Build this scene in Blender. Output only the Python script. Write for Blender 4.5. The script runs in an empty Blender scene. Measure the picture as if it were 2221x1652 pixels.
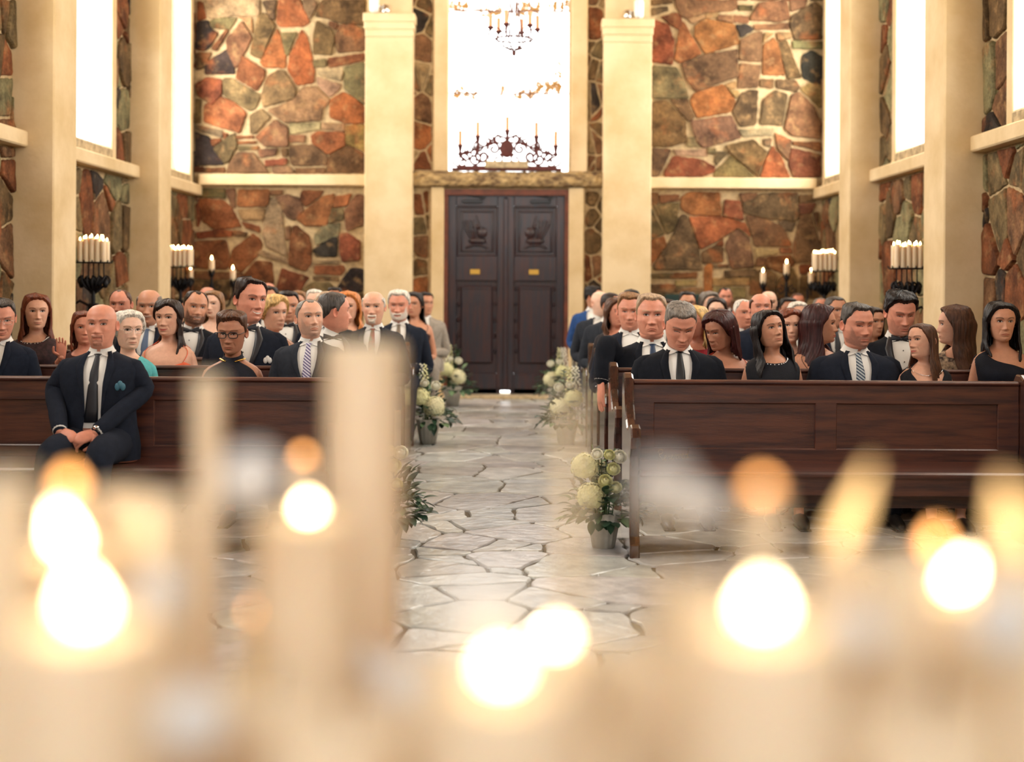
import bpy, math, random
import numpy as np
from mathutils import Vector, Matrix, Euler
PI = math.pi
random.seed(7)
rng = np.random.default_rng(7)
sc = bpy.context.scene
COL = sc.collection

# ------------------------------------------------------------------ camera, sky, lights, exposure
F_PX = 3000.0                      # focal length in pixels of the 2221 px frame
U0, V0, EYE, ROLL = 1135.0, 618.0, 1.35, 0.0055
cam = bpy.data.cameras.new('camera')
cam_o = bpy.data.objects.new('camera', cam)
COL.objects.link(cam_o)
cam.sensor_width = 36.0
cam.lens = 36.0 * F_PX / 2221.0
cam.shift_x = -(U0 - 1110.5) / 2221.0
cam.shift_y = -(826.0 - V0) / 2221.0
cam.clip_start = 0.05
cam_o.location = (0, 0, EYE)
cam_o.rotation_euler = (PI / 2, -ROLL, 0)
cam.dof.use_dof = True
cam.dof.focus_distance = 8.0
cam.dof.aperture_fstop = 1.45
sc.camera = cam_o

world = bpy.data.worlds.new('sky')
sc.world = world
world.use_nodes = True
bg = world.node_tree.nodes['Background']
bg.inputs[0].default_value = (0.96, 0.98, 1.0, 1)
bg.inputs[1].default_value = 4.6

sc.view_settings.view_transform = 'Standard'
sc.view_settings.look = 'None'
sc.view_settings.exposure = 0.40
sc.view_settings.gamma = 1.0
sc.cycles.use_denoising = True
sc.cycles.max_bounces = 7
sc.cycles.diffuse_bounces = 4
sc.cycles.sample_clamp_indirect = 8.0


def area(name, loc, rot, sx, sy, power, col, portal=False):
    l = bpy.data.lights.new(name, 'AREA')
    l.shape = 'RECTANGLE'
    l.size, l.size_y = sx, sy
    l.energy = power
    l.color = col
    if portal:
        l.cycles.is_portal = True
    o = bpy.data.objects.new(name, l)
    o.location, o.rotation_euler = loc, rot
    COL.objects.link(o)
    return o


# geometry of the chapel (metres)
XL, XR, YB, YF, ZC = -4.0, 3.61, 16.67, -3.0, 6.6
WINY = [(8.90, 10.10), (12.02, 13.28), (15.10, 16.38)]
WZ0, WZ1 = 2.53, 5.4
# daylight through the tall side windows
for y0, y1 in [(5.8, 7.0)] + WINY:
    for sx, x in ((1, XL - 0.125), (-1, XR + 0.125)):
        area('window_daylight', (x, (y0 + y1) / 2, (WZ0 + WZ1) / 2), (0, -sx * PI / 2, 0), WZ1 - WZ0 + .2, y1 - y0 + .3, 115, (1.0, 0.95, 0.86))
# added warm fill lamps along the nave, unseen, standing in for chandeliers
for y, zz, pw in ((3.5, 4.9, 22), (7.5, 5.0, 48), (11.0, 5.0, 70), (14.6, 5.4, 60)):
    l = bpy.data.lights.new('nave_fill_light', 'POINT')
    l.energy, l.color, l.shadow_soft_size = pw, (1.0, 0.84, 0.60), 0.30
    o = bpy.data.objects.new('nave_fill_light', l)
    o.location = (-.19, y, zz)
    COL.objects.link(o)

# ------------------------------------------------------------------ helpers


def W(u, v, Y):
    """photo pixel -> world point on the plane at distance Y"""
    du, dv = u - U0, v - V0
    c, s = math.cos(ROLL), math.sin(ROLL)
    a, b = du * c + dv * s, -du * s + dv * c
    return a * Y / F_PX, Y, EYE - b * Y / F_PX


def srgb(r, g, b):
    f = lambda c: c / 12.92 if c <= .04045 else ((c + .055) / 1.055) ** 2.4
    return (f(r / 255), f(g / 255), f(b / 255))


class MB:
    def __init__(s):
        s.v, s.f, s.m, s.c = [], [], [], []

    def add(s, vs, fs, mi=0, col=None):
        n = len(s.v)
        s.v.extend([tuple(map(float, p)) for p in vs])
        s.f.extend([tuple(i + n for i in f) for f in fs])
        s.m.extend([mi] * len(fs) if not isinstance(mi, list) else mi)
        if col is not None:
            if len(s.c) < n:
                s.c.extend([(1, 1, 1)] * (n - len(s.c)))
            s.c.extend([tuple(c) for c in col] if not isinstance(col[0], (int, float)) else [tuple(col)] * len(vs))
        return s

    def box(s, x0, x1, y0, y1, z0, z1, mi=0, bev=0.0, col=None):
        x0, x1 = min(x0, x1), max(x0, x1)
        y0, y1 = min(y0, y1), max(y0, y1)
        z0, z1 = min(z0, z1), max(z0, z1)
        if bev <= 0:
            vs = [(x, y, z) for x in (x0, x1) for y in (y0, y1) for z in (z0, z1)]
            fs = [(0, 1, 3, 2), (4, 6, 7, 5), (0, 4, 5, 1), (2, 3, 7, 6), (0, 2, 6, 4), (1, 5, 7, 3)]
            return s.add(vs, fs, mi, col)
        b = min(bev, (x1 - x0) * .45, (y1 - y0) * .45, (z1 - z0) * .45)
        vs, idx = [], {}
        for i, x in enumerate((x0, x1)):
            for j, y in enumerate((y0, y1)):
                for k, z in enumerate((z0, z1)):
                    dx, dy, dz = (b, -b)[i], (b, -b)[j], (b, -b)[k]
                    idx[i, j, k] = len(vs)
                    vs += [(x, y + dy, z + dz), (x + dx, y, z + dz), (x + dx, y + dy, z)]
        fs = []
        for a, (p, q) in enumerate(((1, 2), (0, 2), (0, 1))):
            for e in (0, 1):
                t = []
                for (m, n) in ((0, 0), (1, 0), (1, 1), (0, 1)):
                    key = [0, 0, 0]
                    key[a], key[p], key[q] = e, m, n
                    t.append(idx[tuple(key)] + a)
                if (e == 0) ^ (a == 1):
                    t.reverse()
                fs.append(tuple(t))
        for a in range(3):
            p, q = [i for i in range(3) if i != a]
            for m in (0, 1):
                for n in (0, 1):
                    k0, k1 = [0] * 3, [0] * 3
                    k0[a], k1[a] = 0, 1
                    k0[p] = k1[p] = m
                    k0[q] = k1[q] = n
                    i0, i1 = idx[tuple(k0)], idx[tuple(k1)]
                    t = (i0 + p, i1 + p, i1 + q, i0 + q)
                    fs.append(t if (m ^ n) ^ (a == 1) else t[::-1])
        for k, i0 in idx.items():
            t = (i0, i0 + 1, i0 + 2)
            fs.append(t if sum(k) % 2 == 0 else t[::-1])
        return s.add(vs, fs, mi, col)

    def lathe(s, prof, n=24, c=(0, 0, 0), mi=0, caps=True, flute=0.0, nf=0, col=None):
        vs, fs = [], []
        for r, z in prof:
            for k in range(n):
                a = 2 * PI * k / n
                rr = r * (1 + flute * math.cos(nf * a)) if nf else r
                vs.append((c[0] + rr * math.cos(a), c[1] + rr * math.sin(a), c[2] + z))
        m = len(prof)
        for i in range(m - 1):
            for k in range(n):
                k2 = (k + 1) % n
                fs.append((i * n + k, i * n + k2, (i + 1) * n + k2, (i + 1) * n + k))
        if caps:
            fs.append(tuple(range(n))[::-1])
            fs.append(tuple((m - 1) * n + k for k in range(n)))
        return s.add(vs, fs, mi, col)

    def tube(s, pts, rad, n=10, mi=0, col=None, flat=1.0, closed=False, up=(0, 0, 1), rnd=True):
        pts = [Vector(p) for p in pts]
        if isinstance(rad, (int, float)):
            rad = [rad] * len(pts)
        rad = list(rad)
        vs, fs = [], []
        m = len(pts)
        if rnd and not closed:      # rounded ends
            d0 = (pts[0] - pts[1]).normalized()
            d1 = (pts[-1] - pts[-2]).normalized()
            r0, r1 = rad[0], rad[-1]
            pts = [pts[0] + d0 * r0 * .9, pts[0] + d0 * r0 * .55] + pts + [pts[-1] + d1 * r1 * .55, pts[-1] + d1 * r1 * .9]
            rad = [r0 * .35, r0 * .8] + rad + [r1 * .8, r1 * .35]
            m = len(pts)
        prev = None
        for i in range(m):
            if closed:
                t = pts[(i + 1) % m] - pts[i - 1]
            else:
                t = pts[min(i + 1, m - 1)] - pts[max(i - 1, 0)]
            t.normalize()
            u = Vector(up) if prev is None else prev
            a = u - t * u.dot(t)
            if a.length < 1e-4:
                a = Vector((1, 0, 0)) - t * t.x
                if a.length < 1e-4:
                    a = Vector((0, 1, 0))
            a.normalize()
            prev = a
            b = t.cross(a)
            for k in range(n):
                q = 2 * PI * k / n
                vs.append(pts[i] + a * (rad[i] * flat * math.cos(q)) + b * (rad[i] * math.sin(q)))
        for i in range(m if closed else m - 1):
            j = (i + 1) % m
            for k in range(n):
                k2 = (k + 1) % n
                fs.append((i * n + k, i * n + k2, j * n + k2, j * n + k))
        if not closed:
            fs.append(tuple(range(n))[::-1])
            fs.append(tuple((m - 1) * n + k for k in range(n)))
        return s.add(vs, fs, mi, col)

    def grid(s, P, wrap=False, mi=0, col=None, flip=False):
        """P: (rows, cols, 3)"""
        R, Cn = P.shape[:2]
        fs = []
        for i in range(R - 1):
            for k in range(Cn if wrap else Cn - 1):
                k2 = (k + 1) % Cn
                f = (i * Cn + k, i * Cn + k2, (i + 1) * Cn + k2, (i + 1) * Cn + k)
                fs.append(f[::-1] if flip else f)
        cc = None if col is None else (col if isinstance(col, tuple) else [tuple(c) for c in col.reshape(-1, 3)])
        return s.add(P.reshape(-1, 3).tolist(), fs, mi, cc)

    def sphere(s, c, r, n=12, m=8, mi=0, col=None):
        if isinstance(r, (int, float)):
            r = (r, r, r)
        vs, fs = [(c[0], c[1], c[2] + r[2])], []
        for i in range(1, m):
            a = PI * i / m
            for k in range(n):
                b = 2 * PI * k / n
                vs.append((c[0] + r[0] * math.sin(a) * math.cos(b), c[1] + r[1] * math.sin(a) * math.sin(b), c[2] + r[2] * math.cos(a)))
        vs.append((c[0], c[1], c[2] - r[2]))
        for k in range(n):
            fs.append((0, 1 + k, 1 + (k + 1) % n))
            fs.append((len(vs) - 1, 1 + (m - 2) * n + (k + 1) % n, 1 + (m - 2) * n + k))
        for i in range(m - 2):
            for k in range(n):
                k2 = (k + 1) % n
                fs.append((1 + i * n + k, 1 + (i + 1) * n + k, 1 + (i + 1) * n + k2, 1 + i * n + k2))
        return s.add(vs, fs, mi, col)

    def build(s, name, mats, parent=None, smooth=True, loc=None, rot=None):
        me = bpy.data.meshes.new(name)
        me.from_pydata(s.v, [], s.f)
        if not isinstance(mats, (list, tuple)):
            mats = [mats]
        for m in mats:
            me.materials.append(m)
        me.polygons.foreach_set('material_index', s.m)
        me.polygons.foreach_set('use_smooth', [bool(smooth)] * len(s.f))
        if s.c:
            s.c.extend([(1, 1, 1)] * (len(s.v) - len(s.c)))
            a = me.color_attributes.new('Col', 'FLOAT_COLOR', 'POINT')
            arr = np.ones((len(s.v), 4))
            arr[:, :3] = np.array(s.c)
            a.data.foreach_set('color', arr.ravel())
        me.validate()
        o = bpy.data.objects.new(name, me)
        COL.objects.link(o)
        if parent is not None:
            o.parent = parent
        if loc:
            o.location = loc
        if rot:
            o.rotation_euler = rot
        return o


def tag(o, label=None, cat=None, group=None, kind=None):
    if label:
        o['label'] = label
    if cat:
        o['category'] = cat
    if group:
        o['group'] = group
    if kind:
        o['kind'] = kind
    return o


def empty(name, loc, label, cat, group=None, rz=0.0):
    o = bpy.data.objects.new(name, None)
    COL.objects.link(o)
    o.location = loc
    o.rotation_euler = (0, 0, rz)
    o.empty_display_size = .1
    return tag(o, label, cat, group)


def copy_tree(o, parent=None):
    c = o.copy()
    COL.objects.link(c)
    c.parent = parent
    for ch in list(o.children):
        copy_tree(ch, c)
    return c


# ------------------------------------------------------------------ materials


def nodes(m):
    m.use_nodes = True
    nt = m.node_tree
    return nt, nt.nodes['Principled BSDF']


def mat(name, col, rough=.6, metal=0.0, vary=0.0, scale=8.0, bump=0.0, bscale=60.0, stretch=None, spec=None, sheen=0, attr=False,
        col2=None, detail=4, coat=0.0, sss=0.0):
    m = bpy.data.materials.new(name)
    nt, b = nodes(m)
    L = nt.links
    b.inputs['Roughness'].default_value = rough
    b.inputs['Metallic'].default_value = metal
    if spec is not None:
        b.inputs['Specular IOR Level'].default_value = spec
    if coat:
        b.inputs['Coat Weight'].default_value = coat
        b.inputs['Coat Roughness'].default_value = .15
    if sheen:
        b.inputs['Sheen Weight'].default_value = sheen
    if sss:
        b.inputs['Subsurface Weight'].default_value = sss
        b.inputs['Subsurface Radius'].default_value = (.02, .008, .004)
        b.inputs['Subsurface Scale'].default_value = 1.0
    b.inputs['Base Color'].default_value = (*col, 1)
    src = None
    if attr:
        at = nt.nodes.new('ShaderNodeVertexColor')
        at.layer_name = 'Col'
        src = at.outputs[0]
    tc = nt.nodes.new('ShaderNodeTexCoord')
    mp = nt.nodes.new('ShaderNodeMapping')
    L.new(tc.outputs['Object'], mp.inputs[0])
    if stretch:
        mp.inputs['Scale'].default_value = stretch
    if vary > 0:
        n = nt.nodes.new('ShaderNodeTexNoise')
        n.inputs['Scale'].default_value = scale
        n.inputs['Detail'].default_value = detail
        n.inputs['Roughness'].default_value = .6
        L.new(mp.outputs[0], n.inputs[0])
        r = nt.nodes.new('ShaderNodeValToRGB')
        r.color_ramp.elements[0].position, r.color_ramp.elements[1].position = .36, .64
        L.new(n.outputs[0], r.inputs[0])
        if col2 is not None and not attr:
            r.color_ramp.elements[0].color = (*col2, 1)
            r.color_ramp.elements[1].color = (*col, 1)
            L.new(r.outputs[0], b.inputs['Base Color'])
        else:
            lo = 1 - vary
            r.color_ramp.elements[0].color = (lo, lo, lo, 1)
            r.color_ramp.elements[1].color = (1 + vary * .4,) * 3 + (1,)
            mx = nt.nodes.new('ShaderNodeMix')
            mx.data_type, mx.blend_type = 'RGBA', 'MULTIPLY'
            mx.inputs[0].default_value = 1
            if src is not None:
                L.new(src, mx.inputs[6])
            else:
                mx.inputs[6].default_value = (*col, 1)
            L.new(r.outputs[0], mx.inputs[7])
            L.new(mx.outputs[2], b.inputs['Base Color'])
    elif src is not None:
        L.new(src, b.inputs['Base Color'])
    if bump > 0:
        n2 = nt.nodes.new('ShaderNodeTexNoise')
        n2.inputs['Scale'].default_value = bscale
        n2.inputs['Detail'].default_value = 5
        L.new(mp.outputs[0], n2.inputs[0])
        bp = nt.nodes.new('ShaderNodeBump')
        bp.inputs['Strength'].default_value = bump
        bp.inputs['Distance'].default_value = .01
        L.new(n2.outputs[0], bp.inputs['Height'])
        L.new(bp.outputs[0], b.inputs['Normal'])
    return m


def stone_mat():
    m = mat('flagstone', (1, 1, 1), .85, attr=True, vary=.0, spec=.2)
    nt, b = m.node_tree, m.node_tree.nodes['Principled BSDF']
    L = nt.links
    at = [n for n in nt.nodes if n.type == 'VERTEX_COLOR'][0]
    tc = [n for n in nt.nodes if n.type == 'TEX_COORD'][0]

    def noise(sc_, det, lo, hi, c0, c1, rough=.6):
        n = nt.nodes.new('ShaderNodeTexNoise')
        n.inputs['Scale'].default_value, n.inputs['Detail'].default_value = sc_, det
        n.inputs['Roughness'].default_value = rough
        L.new(tc.outputs['Object'], n.inputs[0])
        r = nt.nodes.new('ShaderNodeValToRGB')
        r.color_ramp.elements[0].position, r.color_ramp.elements[1].position = lo, hi
        r.color_ramp.elements[0].color, r.color_ramp.elements[1].color = (*c0, 1), (*c1, 1)
        L.new(n.outputs[0], r.inputs[0])
        return r.outputs[0], n

    def mixn(a, bsock, fac, mode='MULTIPLY'):
        mx = nt.nodes.new('ShaderNodeMix')
        mx.data_type, mx.blend_type = 'RGBA', mode
        if isinstance(fac, float):
            mx.inputs[0].default_value = fac
        else:
            L.new(fac, mx.inputs[0])
        L.new(a, mx.inputs[6])
        if isinstance(bsock, tuple):
            mx.inputs[7].default_value = (*bsock, 1)
        else:
            L.new(bsock, mx.inputs[7])
        return mx.outputs[2]
    c1, _ = noise(5, 6, .35, .68, (.34, .32, .30), (1.12, 1.06, .96))
    a = mixn(at.outputs[0], c1, 1.0)
    f2, _ = noise(9, 8, .55, .72, (0, 0, 0), (.55, .55, .55))
    a = mixn(a, srgb(176, 140, 96), f2, 'MIX')
    f3, _ = noise(3.3, 6, .56, .70, (0, 0, 0), (.45, .45, .45))
    a = mixn(a, srgb(180, 104, 58), f3, 'MIX')
    c4, n4 = noise(45, 6, .3, .7, (.58, .58, .58), (1.25, 1.25, 1.25))
    a = mixn(a, c4, 1.0)
    L.new(a, b.inputs['Base Color'])
    bp = nt.nodes.new('ShaderNodeBump')
    bp.inputs['Strength'].default_value, bp.inputs['Distance'].default_value = .6, .02
    n5 = nt.nodes.new('ShaderNodeTexNoise')
    n5.inputs['Scale'].default_value, n5.inputs['Detail'].default_value = 14, 8
    L.new(tc.outputs['Object'], n5.inputs[0])
    L.new(n5.outputs[0], bp.inputs['Height'])
    L.new(bp.outputs[0], b.inputs['Normal'])
    return m


def emit(name, col, strength):
    m = bpy.data.materials.new(name)
    m.use_nodes = True
    nt = m.node_tree
    nt.nodes.clear()
    e = nt.nodes.new('ShaderNodeEmission')
    e.inputs[0].default_value, e.inputs[1].default_value = (*col, 1), strength
    o = nt.nodes.new('ShaderNodeOutputMaterial')
    nt.links.new(e.outputs[0], o.inputs[0])
    return m


M = {}
M['stone'] = stone_mat()
M['mortar'] = mat('mortar', srgb(194, 170, 130), .95, vary=.25, scale=18, bump=.7, bscale=70)
M['plaster'] = mat('cream_plaster', srgb(228, 206, 166), .92, vary=1, scale=1.7, col2=srgb(208, 182, 136), bump=.25, bscale=25, detail=6)
M['sillstone'] = mat('sill_stone', srgb(190, 170, 135), .9, vary=.4, scale=14, bump=.8, bscale=40)
M['lintel'] = mat('rough_lintel', srgb(188, 160, 112), .95, vary=1, scale=9, col2=srgb(92, 70, 50), bump=1.0, bscale=26, detail=8, stretch=(1, 1, 2.2))
M['wood'] = mat('dark_pew_wood', srgb(98, 55, 40), .38, vary=1, scale=5, col2=srgb(58, 32, 30), stretch=(.5, 6, 6), bump=.12, bscale=40, coat=.25)
M['woodend'] = mat('pew_end_wood', srgb(76, 44, 34), .22, vary=1, scale=5, col2=srgb(42, 26, 25), stretch=(5, 5, .6), coat=.7)
M['doorwood'] = mat('door_wood', srgb(58, 27, 24), .38, vary=1, scale=6, col2=srgb(24, 24, 36), stretch=(6, 6, .5), bump=.2, bscale=50, coat=.2)
M['doorframe'] = mat('door_frame_wood', srgb(112, 58, 38), .5, vary=.4, scale=8)
M['iron'] = mat('black_iron', (.012, .012, .015), .5, .6, bump=.3, bscale=60)
M['rustiron'] = mat('rusty_iron', srgb(92, 44, 40), .6, .3, vary=.4, scale=30)
M['brass'] = mat('brass', srgb(190, 150, 70), .35, .9)
M['gold'] = mat('gold', srgb(214, 178, 96), .25, 1.0)
M['silver'] = mat('silver', (.8, .8, .82), .18, 1.0)
M['wax'] = mat('ivory_wax', srgb(240, 220, 188), .45, sss=.2)
M['wax'].node_tree.nodes['Principled BSDF'].inputs['Subsurface Radius'].default_value = (.03, .02, .01)
M['pinkwax'] = mat('peach_wax', srgb(226, 160, 116), .5)
M['wick'] = mat('wick', (.02, .015, .01), .9)
M['flame'] = emit('flame', (1.0, .62, .22), 38.0)
M['flame_near'] = emit('flame_near', (1.0, .74, .42), 26.0)
M['amber_glow'] = emit('amber_glow_emission', (1.0, .42, .12), 7.0)  # amber emission, mostly for candles imitating flame reflections
M['reflection_glow'] = emit('reflection_glow', (1.0, .60, .24), 2.4)  # paler emission imitating stretched flame reflections in glass
M['fabric_white'] = mat('shirt_cotton', (.74, .73, .70), .85)
M['linen'] = mat('altar_linen', srgb(204, 158, 108), .9, vary=.1, scale=20, bump=.2, bscale=120)
M['pail'] = mat('galvanised_pail', srgb(216, 212, 200), .45, .1, vary=.12, scale=14)
M['leaf'] = mat('dark_leaf', srgb(40, 72, 52), .5, vary=.45, scale=12)
M['leaf2'] = mat('grey_leaf', srgb(112, 142, 104), .55, vary=.35, scale=12)
M['stem'] = mat('green_stem', srgb(66, 96, 54), .7)
M['bloom'] = mat('cream_petal', srgb(240, 236, 196), .7, vary=.14, scale=25)
M['bloomw'] = mat('white_petal', srgb(244, 242, 226), .7, vary=.08, scale=25)
M['bloomg'] = mat('greenish_petal', srgb(232, 230, 178), .7, vary=.14, scale=25)
M['ceilwood'] = mat('ceiling_wood', srgb(150, 112, 72), .8, vary=.4, scale=3, stretch=(6, .5, 1))
M['white'] = mat('white_enamel', (.8, .8, .78), .35)
M['black'] = mat('black_plastic', (.01, .01, .012), .3)
M['sign'] = mat('dark_green_sign', srgb(20, 52, 50), .5)


def glass(name, tint=(1, 1, 1), rough=.02, fac=.08):
    m = bpy.data.materials.new(name)
    m.use_nodes = True
    nt = m.node_tree
    nt.nodes.clear()
    t = nt.nodes.new('ShaderNodeBsdfTransparent')
    t.inputs[0].default_value = (*tint, 1)
    g = nt.nodes.new('ShaderNodeBsdfGlossy')
    g.inputs['Roughness'].default_value = rough
    lw = nt.nodes.new('ShaderNodeLayerWeight')
    fr = nt.nodes.new('ShaderNodeMath')
    fr.operation = 'POWER'
    fr.inputs[1].default_value = 5
    nt.links.new(lw.outputs['Facing'], fr.inputs[0])
    mx = nt.nodes.new('ShaderNodeMixShader')
    o = nt.nodes.new('ShaderNodeOutputMaterial')
    nt.links.new(fr.outputs[0], mx.inputs[0])
    nt.links.new(t.outputs[0], mx.inputs[1])
    nt.links.new(g.outputs[0], mx.inputs[2])
    nt.links.new(mx.outputs[0], o.inputs[0])
    return m


M['pane'] = glass('window_glass', (.98, .97, .95))
M['cup'] = glass('candle_glass', (.96, .95, .93), .03)

FL = srgb(204, 204, 200)
M['floorstone'] = mat('floor_flagstone', (1, 1, 1), .30, attr=True, vary=.28, scale=7, bump=.9, bscale=16, spec=.6, coat=.35)
M['floormortar'] = mat('floor_joint', srgb(92, 82, 66), .8, bump=.4, bscale=60)

# ------------------------------------------------------------------ stone work
PAL = {'o': srgb(162, 104, 66), 'r': srgb(134, 84, 56), 'b': srgb(132, 98, 72), 'd': srgb(64, 58, 56), 'g': srgb(128, 112, 82),
       't': srgb(172, 150, 114), 'y': srgb(162, 134, 92), 'k': srgb(112, 91, 64), 's': srgb(142, 138, 106)}


def parse(s, ox, oy, k):
    out = []
    for part in s.split(';'):
        part = part.strip()
        if not part:
            continue
        c, nums = part[0], [int(x) for x in part[1:].replace(',', ' ').split()]
        out.append((c, [(ox + nums[i] / k, oy + nums[i + 1] / k) for i in range(0, len(nums), 2)]))
    return out


UL = """t185 0 670 0 665 140 480 140 240 170 200 100;r120 20 165 30 195 160 120 185;r40 110 95 130 102 350 45 345;r42 370 95 380 98 600 45 580;
g235 190 330 165 470 165 400 265 260 250;d115 205 215 190 235 260 300 300 225 420 180 450 105 435;r375 265 395 290 300 450 245 435;
b515 195 605 345 480 590 455 600 390 450 380 360;k655 160 700 125 740 140 810 235 690 525 590 480;o850 0 1030 0 1060 80 1120 200 1060 235 860 235 835 200;
k700 20 820 0 805 180 745 130;g1060 0 1160 0 1185 45 1125 170 1080 80;k1250 0 1615 0 1615 230 1570 225 1390 195 1290 165 1180 150 1200 60;
o830 260 860 330 905 500 900 605 720 600 680 555;g870 300 1010 295 930 490 905 480;o1050 270 1100 330 1160 620 1160 735 1010 760 930 620 950 500;
k1190 190 1320 270 1340 350 1320 490 1155 480 1160 330;b1390 225 1500 225 1615 270 1615 450 1380 470 1350 350;b1300 195 1375 215 1350 265 1300 230;
r1295 520 1615 480 1615 545 1300 610;g1160 545 1260 530 1270 595 1165 600;g1430 605 1615 565 1615 935 1530 880 1435 790;t1200 640 1420 640 1400 725 1210 670;
t1190 695 1395 755 1385 800 1300 865 1200 760;o1425 830 1530 890 1615 970 1615 1100 1450 1100 1310 1050 1310 900;d395 440 440 580 450 660 190 665 195 560;
k110 480 245 475 180 600 110 625;r515 500 720 630 710 700 650 810 465 700;g840 635 890 640 990 790 985 880 710 955 690 850 750 690;
r105 760 200 700 335 720 330 850 240 935 115 840;g350 710 420 705 680 850 640 960 590 990 360 860;o185 940 330 870 430 910 550 1010 490 1190 180 1090;
k105 890 155 900 150 1095 95 1095;y1180 780 1300 900 1230 980 1225 1070 920 1100 750 990 980 900 1060 785;g590 1040 690 980 770 1050 640 1190 595 1190;
b810 1075 920 1140 925 1310 730 1310 640 1230;g90 1110 340 1170 335 1235 90 1160;d85 1180 220 1230 355 1470 85 1480;k265 1330 410 1215 450 1200 470 1300 400 1440 360 1460;
r240 1250 320 1245 325 1270 255 1310;r345 1190 390 1200 360 1260;r470 1215 610 1215 615 1240 480 1245;r485 1265 635 1265 630 1285 490 1290;k480 1310 660 1310 650 1345 490 1350;
b480 1370 610 1370 770 1560 370 1555 420 1450;b670 1340 830 1330 810 1390 680 1410;b870 1335 920 1335 920 1395 880 1395;r730 1435 915 1420 910 1475 735 1490;
t945 1110 1215 1095 1210 1165 955 1200;t1240 1100 1430 1110 1430 1180 1240 1160;b950 1215 1080 1215 1070 1275 950 1275;o1140 1220 1200 1180 1430 1190 1440 1300 1290 1380 1150 1280;
y1445 1130 1615 1120 1615 1360 1530 1310 1450 1290;b950 1300 1150 1300 1280 1400 1260 1480 970 1480 945 1400;k1300 1400 1470 1310 1615 1380 1615 1555 1270 1555;
r180 1505 355 1500 355 1555 180 1555;r85 1495 165 1495 165 1550 85 1550;b790 1500 930 1490 975 1530 970 1555 800 1555;b1000 1505 1250 1500 1250 1555 1000 1555;
k40 970 75 970 70 1210 35 1200;b40 640 80 640 80 850 40 860;b35 1250 70 1230 70 1540 30 1550;y480 160 600 165 610 300 540 190"""
UR = """b680 0 1225 0 1230 70 1190 100 940 110 790 170 740 150 690 60;b475 0 640 0 650 30 475 50;g475 75 605 60 610 100 475 140;r555 155 690 120 735 180 715 265 640 220;
r480 180 620 230 665 370 655 575 475 550;o750 195 910 480 720 560 675 530 710 300;o950 175 1200 220 1250 390 950 480 860 330 860 240;y790 175 930 135 940 160 840 215;
y955 125 1060 115 1055 160 960 160;b1075 135 1190 145 1195 205 1060 180;b1205 140 1330 150 1330 205 1210 200;d1225 225 1320 225 1380 265 1265 335;
b1440 30 1670 0 1700 170 1600 195 1350 180 1400 90;b1710 0 1860 0 1840 60 1715 105;k1250 50 1370 50 1360 95 1250 95;k1720 150 1930 20 2000 90 2005 345 1750 355 1710 220;
b1390 225 1690 205 1690 265 1400 270;b1265 360 1390 300 1455 290 1450 550 1255 535;y1480 300 1560 300 1470 385;y1590 295 1710 295 1710 345 1600 360;
o1470 410 1560 345 1600 400 1660 670 1460 665;k1595 380 1680 365 1810 690 1680 700;d1820 500 1900 455 2000 520 2005 640 2020 730 1970 755 1830 700 1810 600;
g1730 370 2000 375 1990 440 1740 440;k930 500 1235 445 1235 690 860 815 780 700 735 570;b1265 575 1445 590 1415 780 1235 785;g480 595 690 610 760 740 800 880 480 880;
o1100 760 1215 910 1170 1000 880 1055 820 900 850 840;y1130 760 1215 730 1215 790 1150 790;y1160 800 1250 820 1220 880;k1440 715 1560 710 1550 790 1445 780;
k1590 715 1750 720 1790 780 1760 820 1590 790;k640 895 790 895 850 1040 800 1085 720 1000;b475 920 600 905 770 1080 775 1270 640 1305 475 1310;
b820 1085 1180 1035 1265 1235 930 1320 870 1260;k1265 850 1340 815 1420 815 1400 1110 1260 1130 1195 1000;k1570 815 1680 850 1640 1120 1440 1110 1470 900;
b1720 860 1790 830 1920 960 1985 1110 1970 1240 1720 1210 1660 1150;y1800 800 1880 750 2020 770 2010 960 1960 960;t1250 1160 1560 1155 1555 1215 1290 1225;
t790 1240 840 1230 880 1310 790 1310;t660 1340 960 1340 960 1400 700 1395;k475 1330 640 1345 580 1470 540 1560 475 1590;
r670 1400 900 1430 1030 1490 1020 1540 860 1595 590 1590 590 1530;g1040 1365 1170 1360 1050 1480 1035 1430;g1190 1390 1395 1595 1020 1595 1050 1520;
k1130 1310 1380 1255 1500 1370 1440 1500 1420 1580 1220 1410;o1550 1310 1620 1400 1710 1600 1440 1590 1500 1420;b1570 1190 1720 1260 1690 1440 1600 1330;
g1470 1250 1540 1240 1530 1310 1480 1300;r1740 1270 1970 1270 1980 1360 1740 1300;r1720 1330 1975 1385 1975 1600 1740 1590 1700 1480;g975 1330 1035 1330 1030 1380 975 1370;
r2015 200 2030 200 2030 480 2010 450;b2000 960 2030 950 2025 1200 2000 1180;b1995 1220 2020 1220 2015 1500 1995 1500"""
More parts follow.
